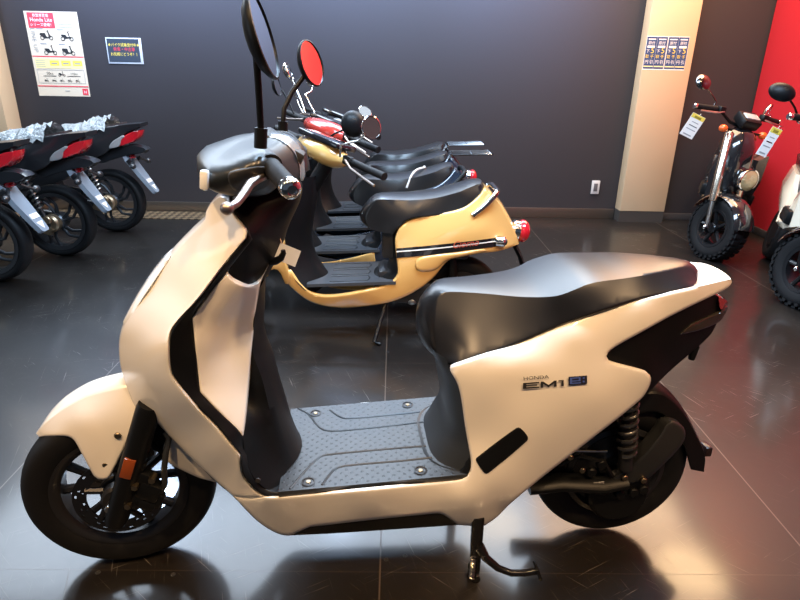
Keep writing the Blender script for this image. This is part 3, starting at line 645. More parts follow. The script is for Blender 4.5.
# -------- tail --------------------------------------------------------------------------
tb = [(668, 316.5, 1), (690, 306), (714, 294, 1, .004, 0), (719, 297, 0, .008, 0), (722.5, 303, 0, .01, 0), (720, 315, 0, .01, -.002), (715, 327, 0, .01, -.004), (711, 334, 0, .01, -.004), (700, 345, 0, .008, -.004), (670, 371, 0, .006, -.004), (655, 386, 0, .006, 0), (639, 402, 1), (645, 390), (650, 380), (650, 374), (609, 362), (606, 356), (611, 349), (640, 332)]
TBH = RBF([(668, 317, .118), (714, 294, .078), (722, 303, .055), (715, 325, .055), (700, 345, .06), (670, 371, .085), (640, 400, .11), (650, 377, .13), (608, 357, .142), (640, 332, .132), (680, 340, .1), (700, 320, .086)])
panel(E, tb, TBH, lip=.01, rm=.002, rpx=2, off=-.003).build('tail_cover', BLACKP, em, 45)
panel(E, [(679, 335, 1), (692, 324), (708, 317), (720, 312.5, 0, .012, 0), (727, 306, 0, .012, 0), (724, 316, 0, .012, 0), (718, 322.5, 0, .012, 0), (700, 330)], [(679, 335, .105), (700, 322, .088), (720, 313, .068), (727, 306, .055), (718, 322, .062), (700, 330, .088)], lip=.02, rm=.003, rpx=2, step=3).build('tail_signal_lens', LENSA, em, 50)
panel(E, [(719, 297.5, 0, .008, 0), (724, 299, 0, .01, 0), (728.5, 303, 0, .012, 0), (727, 306, 0, .012, 0), (721, 309.5, 0, .01, 0), (719.5, 303, 0, .008, 0)], [(719, 297, .07), (728, 303, .05), (721, 309, .066)], lip=.02, rm=.002, rpx=1.2, step=3, grid=4).build('tail_light', mat('dark_red_clear_lens', (.16, .03, .03), .1, coat=1), em, 50)
p = S(693, 352, -.05); MB().tube([S(697, 345, -.05), p, p+Vector((.0, 0, -.02))], [.008, .011, .008], 10).build('plate_mount', BLACKP, em)
MB().loft([[Vector((x, y, z)) for y, z in ((-hw_, z0), (hw_, z0), (hw_, z1), (-hw_, z1))] for x, z0, z1, hw_ in ((.235, .25, .60, .12), (.42, .33, .69, .11), (.62, .52, .74, .08), (.78, .66, .75, .05))]).build('battery_box', INK, em, 0)
# -------- rear wheel, hub motor, mudguard ---------------------------------------------------
RC = Vector((.655, 0, .237)); I3 = Matrix.Identity(3)
tyre(MB(), RC, .217, .10, .135, None, False, 96).build('rear_tire', RUB, em)
MB().lathe([(1e-5, -.05), (.06, -.052), (.075, -.044), (.115, -.042), (.125, -.05), (.139, -.046), (.141, -.038), (.13, -.02), (.13, .02), (.141, .038), (.139, .046), (.115, .04), (1e-5, .05)], RC, (0, 1, 0), 56).build('hub_motor', RIMM, em, 30)
rm_ = [(638, 398, 1, 0, .01), (654, 393.5, 0, 0, .014), (668, 398, 0, .008, .012), (684, 414, 0, .012, .006), (697, 437, 0, .014, 0), (705, 456, 0, .012, 0), (704, 472, 1, .01, 0), (691, 469.5, 1), (687, 455), (679, 431), (668, 418), (655, 412), (638, 414, 1)]
panel(E, rm_, [(638, 398, .05), (668, 398, .05), (697, 437, .05), (704, 472, .05), (691, 469, .062), (679, 431, .062), (655, 412, .062)], lip=.004, rm=.002, rpx=2).build('rear_mudguard', BLACKP, em, 50)
p = S(705, 449, -.0); MB().box(p+Vector((.002, 0, 0)), (.02, .035, .03), None, .004).build('rear_reflector', mat('dark_lens', (.02, .012, .012), .3), em)
sw = MB()
br = [(609, 480, 1), (624, 470), (645, 452), (661, 432), (666, 423.5), (673, 421), (684, 428), (684.5, 440), (675, 453), (664, 464), (650, 477), (640, 482), (622, 486), (612, 487)]
panel(E, br, [(609, 480, .088), (645, 455, .10), (672, 424, .088), (684, 440, .092), (640, 482, .088), (622, 486, .086)], lip=.035, rm=.008, rpx=4, mirror=False, step=3).build('swingarm_cover', DARKP, em, 50)
for px, py in ((624.5, 477.5), (643.5, 480)):
    p = S(px, py, -.094); MB().cyl(p+Vector((0, .01, 0)), p+Vector((0, -.006, 0)), .0085, 14, .002).build('swingarm_bolt', GOLDB, em)
sw.tube([S(528, 486, -.075), S(560, 482, -.078), S(600, 484, -.078), S(625, 480, -.078)], [.03, .032, .034, .03], 14, sx=.6)
sw.tube([S(520, 478, .075), S(600, 470, .075), S(640, 460, .075)], .028, 12)
p = S(617, 492, -.06); sw.cyl(p+Vector((0, .03, 0)), p+Vector((0, -.02, 0)), .085, 36, .01)
for px, py in ((590, 470), (600, 462), (642, 487), (618, 492), (632, 490)):
    p = S(px, py, -.075); sw.cyl(p, p+Vector((0, -.016, 0)), .014, 12, .003)
sw.tube([S(560, 465, -.07), S(580, 456, -.08), S(604, 462, -.085), S(612, 476, -.085)], .006, 8)
sw.build('swingarm', BLACKP, em)
MB().tube([S(570, 451, -.06), S(607, 451.5, -.06)], .003, 8).build('brake_rod', STEEL, em)
for px, py in ((570, 457), (582, 470)):
    p = S(px, py, -.10); MB().cyl(p, p+Vector((0, -.006, 0)), .008, 12, .002).build('frame_bolt', GOLDB, em)
MB().box(S(598.5, 486, -.0955), (.03, .002, .026), Matrix.Rotation(-.1, 3, 'Y'), .0005).build('sticker', mat('grey_sticker', (.22, .22, .22), .5), em)
t0, t1 = S(628, 398, -.088), S(626, 452, -.088); ax = (t1-t0); L_ = ax.length; ax.normalize(); e1 = ax.orthogonal().normalized(); e2 = ax.cross(e1)
MB().tube([t0+ax*(L_*k/160)+(e1*cos(2*pi*7*k/160)+e2*sin(2*pi*7*k/160))*.0235 for k in range(161)], .0055, 8).build('shock_spring', mat('gloss_black_steel', (.02, .02, .022), .18, spec=.8), em)
MB().tube([t0-ax*.02, t0+ax*L_*.5, t0+ax*L_*.5, t1+ax*.05], [.013, .013, .019, .019], 14).build('shock_damper', RIMM, em)
# -------- stand ------------------------------------------------------------------------------
sd_ = MB(); zt = lambda px, py, z: E.Z(px, py, z)
foot = E.Z(474.5, 574, .012); top = S(478, 516, foot.y)
sd_.tube([top, top.lerp(foot, .45), foot], [.017, .016, .013], 10, sx=.8)
sd_.tube([foot+Vector((0, -.02, .0)), foot+Vector((0, .03, 0))], .012, 10)
sd_.tube([Vector((top.x-.01, .11, top.z)), Vector((foot.x-.01, .12, .012))], .014, 10)
sd_.tube([Vector((top.x, top.y, top.z*.75+.02)), Vector((top.x, .11, top.z*.75+.02))], .013, 10)
yk = foot.y-.01
pth = [S(479, 546, yk), S(486, 558, yk-.01), S(498, 568, yk-.02), S(511, 573, yk-.03), S(524, 573, yk-.035), S(536, 571, yk-.04)]
sd_.tube(pth, [.014, .011, .0095, .009, .009, .009], 10)
pe = pth[-1]; sd_.box(pe+Vector((.004, 0, 0)), (.009, .034, .04), Matrix.Rotation(-.35, 3, 'Y'), .003)
sd_.build('centre_stand', mat('gloss_black_stand', (.008, .008, .009), .25, spec=.4), em)
p = S(483, 556, yk-.012); MB().cyl(p, p+Vector((0, -.006, 0)), .005, 10).build('stand_pin', STEEL, em)
MB().tube([foot+Vector((-.012, -.018, .075))+Vector((.006*cos(k*.9), .006*sin(k*.9), -.0014*k)) for k in range(50)], .0022, 6).build('stand_spring', STEEL, em)
# -------- handlebar ----------------------------------------------------------------------------
hc = [(207.5, 176, 0, -.055, 0), (208.5, 169, 0, -.055, .005), (213, 162, 0, -.045, .01), (220, 155.5, 0, -.03, .01), (233, 145, 0, -.01, .008), (245, 139.2, 0, -.004, .004), (256, 135.7, 0, 0, .003), (267, 134.3, 0, 0, .003), (280, 135, 0, 0, .002), (287, 136.5, 0, .002, 0), (295, 142, 0, .006, 0), (300.5, 150, 0, .008, 0), (303, 161, 0, .01, 0), (304, 172, 0, .01, 0), (301, 180, 1), (296, 182), (286, 178), (272, 192), (258, 196.5), (246, 197), (234, 196), (222, 194), (213, 191), (207, 186, 0, -.05, 0)]
HCH = RBF([(207, 180, .205), (209, 168, .185), (213, 190, .20), (220, 155, .125), (233, 145, .085), (245, 139, .055), (256, 135.7, .035), (267, 134.3, .03), (287, 136, .03), (303, 161, .03), (301, 180, .06), (286, 178, .14), (272, 192, .16), (246, 197, .17), (262, 152, .195), (240, 158, .195), (225, 170, .215), (250, 170, .232), (275, 160, .18), (285, 148, .09), (234, 190, .205)])
panel(E, hc, HCH, lip=.02, rm=.004, rpx=2.5, grid=6).build('handlebar_cover', HOODP, em, 45)
panel(E, [(228, 174), (234, 170.5), (247, 168), (259, 166.5), (268, 168), (272, 176), (266, 187), (252, 191), (238, 191.5), (231, 187)], HCH, lip=.01, rm=.003, rpx=2, off=.006, mirror=False, step=3).build('lever_recess_shade', INK, em)  # black panel in place of the shaded recess, no hole is cut
panel(E, [(264, 134.6), (276, 133.8), (287, 135.6), (295.5, 141.2), (301.5, 149.5), (304.3, 162), (304.5, 178), (301, 181), (299.5, 166), (295, 154), (286, 144), (275, 138)], HCH, lip=.02, rm=.002, rpx=1.5, off=.006, step=3, grid=5).build('meter_hood', mat('blue_grey_gloss_plastic', (.16, .18, .19), .2, coat=.5), em, 50)
MB().box(S(283, 146, -.0)+Vector((.0, 0, .0)), (.10, .12, .03), Matrix.Rotation(.5, 3, 'Y'), .008).build('meter', INK, em)
for sd in (1, -1):
    p0, p1 = S(205.5, 172.5, -.207), S(205.8, 187, -.207); p0.y *= sd; p1.y *= sd
    MB().box((p0+p1)/2+Vector((-.002, 0, 0)), (.016, .020, .036), Matrix.Rotation(.12, 3, 'Y'), .005).build('turn_signal', CLEARL, em)
gi, go = S(270, 165, -.195), S(292.2, 190.5, -.325); cen = Vector((-.225, 0, gi.z+.005)); A8 = Matrix.Rotation(radians(8), 3, 'Z')
def far(p): q = A8.inverted() @ (p-cen); q.y *= -1; return cen+A8 @ q
def bargrip(f, nm=''):
    g0, g1 = f(gi), f(go); ax = (g1-g0).normalized(); L_ = (g1-g0).length
    pr = [g0, g0+ax*.006, g0+ax*.007]; rr = [.022, .022, .0165]
    for k in range(12):
        pr += [g0+ax*(.01+(L_-.03)*k/12), g0+ax*(.01+(L_-.03)*(k+.6)/12)]; rr += [.0165, .0175]
    MB().tube(pr+[g1-ax*.018], rr+[.0165], 18).build('handlebar_grip', RUB, em)
    MB().lathe([(.0165, -.02), (.0185, -.018), (.0185, -.006), (.015, -.001), (.009, .001), (.008, -.003), (1e-5, -.003)], g1, ax, 24).build('bar_end', CHROME, em)
    MB().tube([g0-ax*.05, g0+ax*.004], .021, 16).build('switch_box', INK, em)
bargrip(lambda p: p); bargrip(far)
lv = [S(270, 170, -.20), S(264, 176, -.215), S(257, 179, -.232), S(250, 184, -.25), (S(244, 194, -.272)), S(237, 203, -.292), S(230, 207.5, -.31), S(227, 208.5, -.318)]
LEV = mat('satin_silver_lever', (.42, .35, .31), .36, 1)
for f in (lambda p: p, far):
    q = [f(p) for p in lv]; MB().tube(q, [.008, .008, .0085, .0085, .008, .007, .007, .007], 10, sx=1.0).ball(q[-1], .0115).build('brake_lever', LEV, em)
    MB().box(f(S(262, 172, -.205)), (.05, .03, .025), None, .006).build('lever_bracket', INK, em)
# mirrors
def disc_mirror(root, base, stem, c, nrm, R, depth=.035, mats=(BLACKP, MIRR), sr=.006, base_r=.0115, asp=1.0, upv=(0, 0, 1), names=True):
    n = Vector(nrm).normalized(); u = Vector(upv); u = (u-n*u.dot(n)).normalized(); v = n.cross(u)
    M = Matrix((v*asp, u, n)).transposed()
    if base: MB().tube(base, base_r, 14).build('mirror_mount', mats[0], root)
    MB().tube(stem, sr, 10).build('mirror_stem', mats[0], root)
    prof = [(1e-5, -depth), (R*.45, -depth*.9), (R*.75, -depth*.62), (R*.95, -depth*.22), (R*1.0, 0), (R*1.0, .004), (R*.95, .005), (R*.94, .002)]
    sh_ = MB().lathe(prof, (0, 0, 0), (0, 0, 1), 36).xform(Matrix.Translation(c) @ M.to_4x4()).build('mirror_shell', mats[0], root, 50)
    MB().lathe([(R*.945, .0025), (1e-5, .0025)], (0, 0, 0), (0, 0, 1), 36).xform(Matrix.Translation(c) @ M.to_4x4()).build('mirror_glass', mats[1], sh_, 0)
def view_normal(F, px, py, major, s, sign=1):
    """unit normal (local) of a disc whose outline at px,py has major-axis direction 'major' in the photo and shows a fraction s of its face"""
    d = (_f+_r*((px-400)/FPX)+_u*((300-py)/FPX)).normalized()
    mj = (_r*major[0]-_u*major[1]); mj = (mj-d*mj.dot(d)).normalized(); mi = d.cross(mj)
    if mi.dot(_r) < 0: mi = -mi
    nw = mi*sqrt(1-s*s)*sign-d*s
    return Vector((nw.dot(F.ex), nw.dot(F.ey), nw.z)), Vector((mj.dot(F.ex), mj.dot(F.ey), mj.z))
n1, up1 = view_normal(E, 262, 38, (25, 82), .19)
y_ = -.215
disc_mirror(em, [S(260.5, 148, y_), S(261, 128, y_)], [S(261, 130, y_), S(259, 95, -.225), S(257, 66, -.235), S(256, 52, -.24)], S(262.5, 36.5, -.255), n1, .068, .024, upv=up1)
n2, up2 = view_normal(E, 311, 64, (14, 46), .46)
disc_mirror(em, [S(283, 138, .16), S(283, 121, .16)], [S(283, 124, .16), S(284, 109, .165), S(292, 92, .185), S(304, 76, .205), S(306, 72, .21)], S(311, 63.5, .23), n2, .054, .022, upv=up2)
# tag on the hook
hk = MB().tube([S(270, 262, -.055), S(276, 261, -.07), S(281, 258, -.075), S(283.5, 253, -.075), S(283, 250, -.075)], [.009, .0085, .0075, .006, .005], 12).build('bag_hook', BLACKP, em)
yt = -.055
tp = [S(280.5, 242.5, yt+.01), S(301, 251, yt), S(295, 267, yt-.01), S(274, 258.5, yt)]
tpw = [E.o+E.ex*p.x+E.ey*p.y+Vector((0, 0, p.z)) for p in tp]
cen_ = sum(tpw, Vector())/4; nn_ = (tpw[1]-tpw[0]).cross(tpw[3]-tpw[0]).normalized()*.0006
t = thing('price_tag', 'blank looking white paper tag hanging on the hook of the foreground scooter', 'tag', cen_)
MB().add([p-cen_+nn_ for p in tpw]+[p-cen_-nn_ for p in tpw], [(0, 1, 2, 3), (7, 6, 5, 4)]+[(i, (i+1) % 4, 4+(i+1) % 4, 4+i) for i in range(4)]).build('card', PAPER, t, 0)
h0 = [S(279, 236, yt+.01), S(282, 243.5, yt+.006)]
MB().tube([E.o+E.ex*p.x+E.ey*p.y+Vector((0, 0, p.z))-cen_ for p in h0], .0012, 6).build('string', mat('tan_string', (.5, .3, .18), .7), t)
# ================================================================== ROW OF RETRO SCOOTERS BEHIND
R1 = Frame((-.22, 2.78, 0)); Q = R1.S
NAVYP = mat('dark_navy_paint', (.02, .03, .05), .2, coat=1); REDP = mat('red_paint', (.60, .045, .03), .25, coat=.8); SILV = mat('grey_silver_paint', (.30, .31, .33), .25, .5, coat=.6)
GLOSSB = mat('gloss_black_paint', (.012, .012, .014), .12, coat=1)
def mt(p): return Vector(p)
def retro(loc, paint, label, stripe=True, rail='loop', strap=False, mirrors=(), cover=None, band=None, hb=(0, 0, 0)):
    cover = cover or paint
    t = thing('retro_scooter', label, 'scooter', loc, 0, group='retro scooters parked in a row')
    A45 = Matrix.Rotation(radians(42), 3, 'Z'); fc_ = Vector((-.60, 0, .2)); rc_ = Vector((.56, 0, .2))
    tyre(MB(), fc_, .2, .09, .125, A45, False, 48).build('front_tire', RUB, t)
    rm = MB().lathe([(.11, -.035), (.13, -.038), (.13, -.03), (.118, -.02), (.118, .02), (.13, .03), (.13, .038), (.11, .035), (.10, 0)], (0, 0, 0), (0, 1, 0), 40, close=True)
    for k in range(5):
        q = 2*pi*k/5; rm.tube([(.03*cos(q), -.01, .03*sin(q)), (.112*cos(q+.1), -.01, .112*sin(q+.1))], .013, 8)
    rm.cyl((0, -.05, 0), (0, .05, 0), .036, 24, .006); rm.xform(Matrix.Translation(fc_) @ A45.to_4x4()).build('front_rim', RIMM, t)
    for sd in (-1, 1):
        f0 = fc_+A45 @ Vector((0, sd*.075, 0)); f1 = Vector((-.44, sd*.06, .58))
        MB().tube([f0, f0.lerp(f1, .45), f1], [.018, .02, .022], 14).build('fork_leg', STEEL, t)
    mg = MB()
    rr_ = []
    for k in range(13):
        q = radians(15+k*12); rr_.append([fc_+A45 @ Vector((cos(q)*(.225-.05*(1-cos(a))), .075*sin(a), sin(q)*(.225-.05*(1-cos(a))))) for a in np.linspace(-1.3, 1.3, 9)])
    mg.loft(rr_, False, False).build('front_mudguard', paint, t, 50)
    # leg shield
    panel(R1, [(287, 182, 0, .0, .01), (266, 200, 0, -.02, 0), (249, 230, 0, -.03, 0), (247, 255, 0, -.02, 0), (262, 272, 1), (277.5, 270), (288, 284), (286, 262), (284, 235), (284, 205)], [(285, 184, .13), (266, 200, .08), (249, 230, .05), (247, 255, .06), (277, 270, .16), (288, 284, .16), (284, 235, .17)], lip=.02).build('leg_shield', paint, t, 50)
    panel(R1, [(286, 181), (313, 177, 1, .01, 0), (311, 200, 0, .02, 0), (306, 225, 0, .025, 0), (304, 243, 0, .03, 0), (309, 263, 0, .035, 0), (320, 281, 0, .04, 0), (323, 287, 1, .03, 0), (312, 293), (299, 285), (290, 270), (285, 240), (284, 205)], [(290, 185, .13), (313, 178, .08), (304, 243, .075), (322, 286, .09), (312, 293, .15), (290, 270, .155), (285, 220, .16)], lip=0, rm=0, rpx=0).build('inner_leg_shield', BLACKP, t, 50)
    # side body
    sc_ = [(395.6, 249), (395, 240), (399, 229), (406, 222), (418, 217), (435, 213), (452, 211), (466, 206), (480, 194.5), (484.5, 187.5, 1, 0, .012), (492, 196, 0, .004, .012), (500, 205, 0, .01, .01), (508, 219, 0, .016, .004), (515.6, 236, 0, .018, 0), (518, 244.5, 1, .016, 0), (499, 251), (465, 255), (448, 261), (433, 278), (416, 291), (390, 302), (352, 307.5), (327, 306.5), (307.5, 300), (289, 285), (278, 270, 1), (290.6, 270, 1), (302, 285), (315, 294), (334, 295.5), (364, 290.5), (390, 283), (397.5, 274), (397, 262)]
    H_ = RBF([(395, 245, .14), (406, 222, .125), (435, 213, .125), (480, 195, .10), (484, 188, .09), (500, 205, .085), (508, 219, .075), (517, 240, .06), (499, 251, .11), (465, 255, .15), (433, 278, .15), (390, 302, .14), (352, 307, .135), (307, 300, .145), (278, 270, .15), (290, 270, .165), (315, 294, .168), (364, 290, .17), (397, 265, .155), (420, 250, .165), (450, 235, .165), (480, 228, .145), (420, 275, .165), (350, 300, .165), (495, 235, .115)], 3e-4)
    body = panel(R1, sc_, H_, lip=.02, rm=.006, rpx=3, grid=6).build('side_cover', paint, t, 50)
    panel_pair(R1, [(415, 265), (417.5, 259), (430, 255.6), (460, 252.2), (484, 249), (487, 251), (466, 256), (446, 261), (437, 269), (427, 271.5), (417, 270)], H_, 'side_moulding', paint, t, lip=.016, rm=.008, rpx=3.5, off=.012, step=3, grid=5)
    if band:
        panel_pair(R1, [(278.5, 270.5, 1), (290.5, 270.5, 1), (302, 285.3), (315, 294.3), (334, 295.8), (364, 290.8), (390, 283.5, 1), (392, 300, 1), (352, 307), (327, 306), (307.5, 299.5), (289, 284.7)], H_, 'floor_band', band, t, lip=.006, off=.004, step=4)
    if stripe:
        panel_pair(R1, [(396.2, 248.5, 1), (430, 245.6), (470, 241.2), (502, 237, 1), (504, 242), (500, 246, 1), (470, 250), (430, 255), (396.6, 258, 1)], H_, 'stripe', GLOSSB, t, lip=.004, rm=0, rpx=0, off=.003, step=3, grid=6)
        panel_pair(R1, [(396.4, 251.2, 1), (430, 248.6), (470, 244.2), (500, 240.2, 1), (500, 241.2, 1), (470, 245.2), (430, 249.7), (396.4, 252.3, 1)], H_, 'pinstripe', PAPER, t, lip=.002, rm=0, rpx=0, off=.0045, step=3, grid=6)
        vs, fs = text_geo('Giorno', 1, .35, 'LEFT'); wx = max(v.x for v in vs)
        for nm, m_, of, dx in (('lettering', mat('dark_red_lettering', (.60, .10, .06), .3), .0075, 0),):
            q = [(452+v.x/wx*27+dx, 248.5-v.x/wx*3.2-v.y*9.5) for v in vs]; h = H_(q)+of
            MB().add([Q(a[0], a[1], -b) for a, b in zip(q, h)], fs).build(nm, m_, t, 0)
    for sd in (1, -1):
        p = Q(502, 241, -.112); p.y *= sd
        MB().cyl(p+Vector((-.03, 0, 0)), p+Vector((.015, -.012*sd, 0)), .026, 20, .006).build('turn_signal', CHROME, t)
        p2 = p+Vector((.012, -.012*sd, 0)); MB().ball(p2, (.012, .018, .018), 12).build('signal_lens', LENSA, t)
    p = Q(523, 231, 0); MB().ball(p+Vector((-.002, 0, 0)), (.036, .058, .056), 20).build('tail_light', REDL, t)
    MB().cyl(p+Vector((-.055, 0, .006)), p+Vector((-.016, 0, 0)), .05, 24, .006).build('tail_light_rim', CHROME, t)
    MB().tube([Q(514, 244, 0), Q(520, 256, 0), Q(523, 268, 0)], [.05, .05, .045], 8, sx=.25).build('plate_holder', BLACKP, t)
    # seat
    st = [(377, 200, 0, -.015, .008), (386, 199.5, 0, 0, .012), (410, 200.2, 0, 0, .014), (435, 198, 0, 0, .015), (460, 191.5, 0, 0, .015), (473, 186, 0, .002, .014), (480.5, 184, 0, .012, .006), (483, 187, 0, .016, 0), (481, 192.5, 1, .01, 0), (470, 203.5), (456, 214), (430, 216), (408, 219.5), (399, 227), (393, 234, 1, -.01, 0), (383, 232.5, 0, -.02, 0), (369, 227.5, 0, -.03, 0), (366, 218, 0, -.034, 0), (370, 208, 0, -.03, 0)]
    panel(R1, st, [(377, 200, .075), (386, 199.5, .085), (410, 200, .1), (435, 198, .11), (460, 191.5, .108), (480, 184, .075), (481, 192, .09), (456, 214, .128), (430, 216, .135), (408, 220, .135), (393, 234, .125), (369, 227, .09), (366, 218, .075), (420, 208, .128), (385, 215, .105)], lip=.01, rm=.004, rpx=2, nb=12, grid=6).build('seat', SEATM, t, 45)
    if strap:
        pts = []
        for a in np.linspace(-1, 1, 15):
            pts.append(Vector((Q(440, 198, 0).x+.04-.10*max(0, -a), .128*a, Q(440, 196, -.11).z+.03-.09*abs(a)**4)))
        MB().tube(pts, .006, 8).build('seat_strap', mat('pale_strap', (.6, .58, .55), .4), t)
    # black column below the seat and floor
    colr = []
    for px, py, hw_, bx in ((398, 284, .15, .13), (398, 280, .148, .11), (397.5, 275, .142, .055), (397, 266, .135, .025), (396, 250, .128, .02), (397, 236, .122, .03), (399, 226, .11, .035)):
        p = Q(px, py, -hw_); colr.append([Vector((p.x-bx*(1-abs(a)**3), hw_*a, p.z)) for a in np.linspace(-1, 1, 13)])
    MB().loft(colr, False, False).build('seat_column', BLACKP, t, 60)
    a_, b_ = Q(300, 284, -.166), Q(396, 281, -.166); zf_ = lambda x: a_.z+(b_.z-a_.z)*(x-a_.x)/(b_.x-a_.x)-.004
    fl = MB().loft([[Vector((x, y, zf_(x)+dz)) for y, dz in ((-.162, 0), (.162, 0), (.162, -.015), (-.162, -.015))] for x in np.linspace(a_.x+.03, b_.x, 8)]).build('footboard', mat('footboard_rubber', (.045, .05, .058), .3, spec=.7), t, 30)
    for y in (-.1, 0, .1):
        xm = (a_.x+b_.x)/2; MB().tube([Vector((xm-.09, y-.035, zf_(xm-.09)+.001)), Vector((xm+.09, y-.035, zf_(xm+.09)+.001)), Vector((xm+.10, y, zf_(xm+.1)+.001)), Vector((xm+.09, y+.035, zf_(xm+.09)+.001)), Vector((xm-.09, y+.035, zf_(xm-.09)+.001))], .003, 6).build('mat_rib', MATS['dark_rubber'], fl)
    # rear wheel, engine
    tyre(MB(), rc_, .2, .09, .125, None, False, 48).build('rear_tire', RUB, t)
    MB().lathe([(1e-5, -.05), (.05, -.055), (.06, -.04), (.1, -.035), (.128, -.04), (.13, -.03), (.12, 0), (.13, .03), (.128, .04), (1e-5, .05)], rc_, (0, 1, 0), 40).build('rear_rim', RIMM, t, 30)
    en = MB().box((.36, -.08, .24), (.42, .09, .13), Matrix.Rotation(.1, 3, 'Y'), .03).box((.24, 0, .27), (.18, .2, .16), None, .03); en.cyl((.19, -.13, .25), (.19, -.06, .25), .06, 24, .01)
    en.build('engine', RIMM, t)
    MB().box((.38, 0, .48), (.42, .17, .16), None, .02).build('under_seat_box', INK, t)
    p = Q(412, 300, -.10); MB().ball(p, (.028, .03, .024), 12).tube([p, p+Vector((.05, .01, .02)), p+Vector((.10, .02, -.01))], .012, 8).build('kick_lever', STEEL, t)
    MB().tube([(.52, -.085, .27), (.5, -.085, .48)], .022, 12).build('rear_shock', BLACKP, t)
    MB().tube([(.2, -.09, .2), (.14, -.19, .015), (.17, -.20, .008)], .011, 8).build('side_stand', BLACKP, t)
    # rail or rack
    if rail == 'loop':
        pts = spline([(472.5, 215.5), (480, 210), (490, 201), (496.5, 193), (496, 189), (490, 188.5), (484, 192)], 2, False)
        n_ = len(pts); L1 = [Q(q[0], q[1], -.140+.04*(i/n_)) for i, q in enumerate(pts)]
        arc = L1[:int(n_*.72)]; e = arc[-1]
        arc += [Vector((e.x+.01, y, e.z+.003)) for y in np.linspace(e.y*.6, -e.y*.6, 5)]+[Vector((p.x, -p.y, p.z)) for p in reversed(L1[:int(n_*.72)])]
        MB().tube(arc, .0125, 12).build('grab_rail', CHROME if paint is CREAM else BLACKP, t)
    else:
        b0 = Q(482, 192, 0); rk = MB()
        for y in (-.09, -.03, .03, .09):
            rk.tube([b0+Vector((-.03, y, -.02)), b0+Vector((.02, y, .045)), b0+Vector((.27, y*.9, .055))], .006, 8)
        rk.tube([b0+Vector((.02, -.1, .045)), b0+Vector((.02, .1, .045))], .006, 8).tube([b0+Vector((.27, -.09, .055)), b0+Vector((.27, .09, .055))], .006, 8).tube([b0+Vector((.15, -.09, .05)), b0+Vector((.15, .09, .05))], .006, 8)
        rk.build('rear_rack', DCHR, t)
    # steered handlebar, turned to the left lock and leaning on the stand
    Cc = Vector((-.07, 0, .885))+Vector(hb); d = Vector((cos(radians(46)), -sin(radians(46)), -.17)).normalized(); fw = Vector((-sin(radians(46)), -cos(radians(46)), .25)); fw = (fw-d*fw.dot(d)).normalized(); up = fw.cross(d)
    if up.z < 0: up = -up
    RM = Matrix((d, fw, up)).transposed()
    cv = MB(); rings = []
    for k, (x, ry, rz) in enumerate(((-.215, .02, .015), (-.20, .045, .035), (-.12, .065, .05), (0, .075, .056), (.06, .06, .05), (.10, .035, .03), (.115, .018, .016))):
        rings.append([Cc+RM @ Vector((x, ry*cos(a)*1.0, rz*sin(a)-.01)) for a in np.linspace(0, 2*pi, 18, endpoint=False)])
    cv.loft(rings).build('handlebar_cover', cover, t, 60)
    if cover is paint: MB().box(Cc+RM @ Vector((-.05, .0, .046)), (.30, .125, .03), RM, .012).build('meter_panel', GLOSSB, t)
    MB().tube([Cc+RM @ Vector((0, .0, -.04)), Vector((-.2, 0, .66)), Vector((-.32, 0, .45))], .035, 14).build('steering_column', BLACKP, t)
    for sg in (1, -1):
        g0, g1 = Cc+d*(.15*sg if sg > 0 else -.24), Cc+d*(.37 if sg > 0 else -.44)
        g1 = g1+Vector((.0, 0, 0))
        MB().tube([Cc+d*(.06*sg), g0], .012, 10).build('handlebar', CHROME, t)
        MB().tube([g0, g0.lerp(g1, .04), g0.lerp(g1, .06), g0.lerp(g1, .94), g1], [.021, .021, .0165, .0165, .018], 14).build('handlebar_grip', RUB, t)
        MB().box(g0-d*(.02*sg), (.05, .04, .04), RM, .008).build('switch_box', BLACKP, t)
        MB().tube([g0-d*(.01*sg)+fw*.03, g0.lerp(g1, .3)+fw*.055-up*.02, g0.lerp(g1, .7)+fw*.05-up*.035, g1+fw*.045-up*.045], .006, 8).build('brake_lever', LEV, t)
    hl = Vector((-.50, 0, .60)); fw = Vector((-1, 0, .25)).normalized()
    MB().lathe([(1e-5, -.05), (.04, -.045), (.062, -.02), (.066, 0), (.06, .004)], hl, fw, 24).build('headlight_shell', CHROME, t)
    MB().lathe([(.06, .003), (.04, .012), (1e-5, .016)], hl, fw, 24).build('headlight_lens', CLEARL, t)
    FR = Frame(loc)
    for mi in mirrors:
        stem = [FR.S(px, py, y) for px, py, y in mi['stem']]; px, py, y = mi['c']; c = FR.S(px, py, y)
        n_, u_ = view_normal(FR, px, py, mi['maj'], mi['s'], mi.get('sg', 1))
        if mi.get('back'): n_ = -n_
        disc_mirror(t, None, stem, c, n_, mi['r'], mi.get('d', .025), (mi.get('m', CHROME), mi.get('g', MIRR)), .005, upv=u_)
    return t
DARKREFL = mat('dark_reflection_mirror', (.035, .028, .024), .12, spec=.6)  # reflection of the dark wall put into the glass colour
retro((-.22, 2.78, 0), CREAM, 'custard yellow retro scooter with black stripe, nearest in the middle row', True, 'loop', False, [
    dict(stem=[(340, 157, -.12), (341, 145, -.13), (350, 142.5, -.15), (359.5, 140.5, -.18), (366, 132, -.2)], c=(371, 127.5, -.21), maj=(5, 23), s=.8, r=.049, g=DARKREFL),
    dict(stem=[(305, 113, .12), (300, 98, .14), (294, 84, .18), (291, 79, .2)], c=(288.5, 71, .2), maj=(8, 17), s=.2, r=.042)])
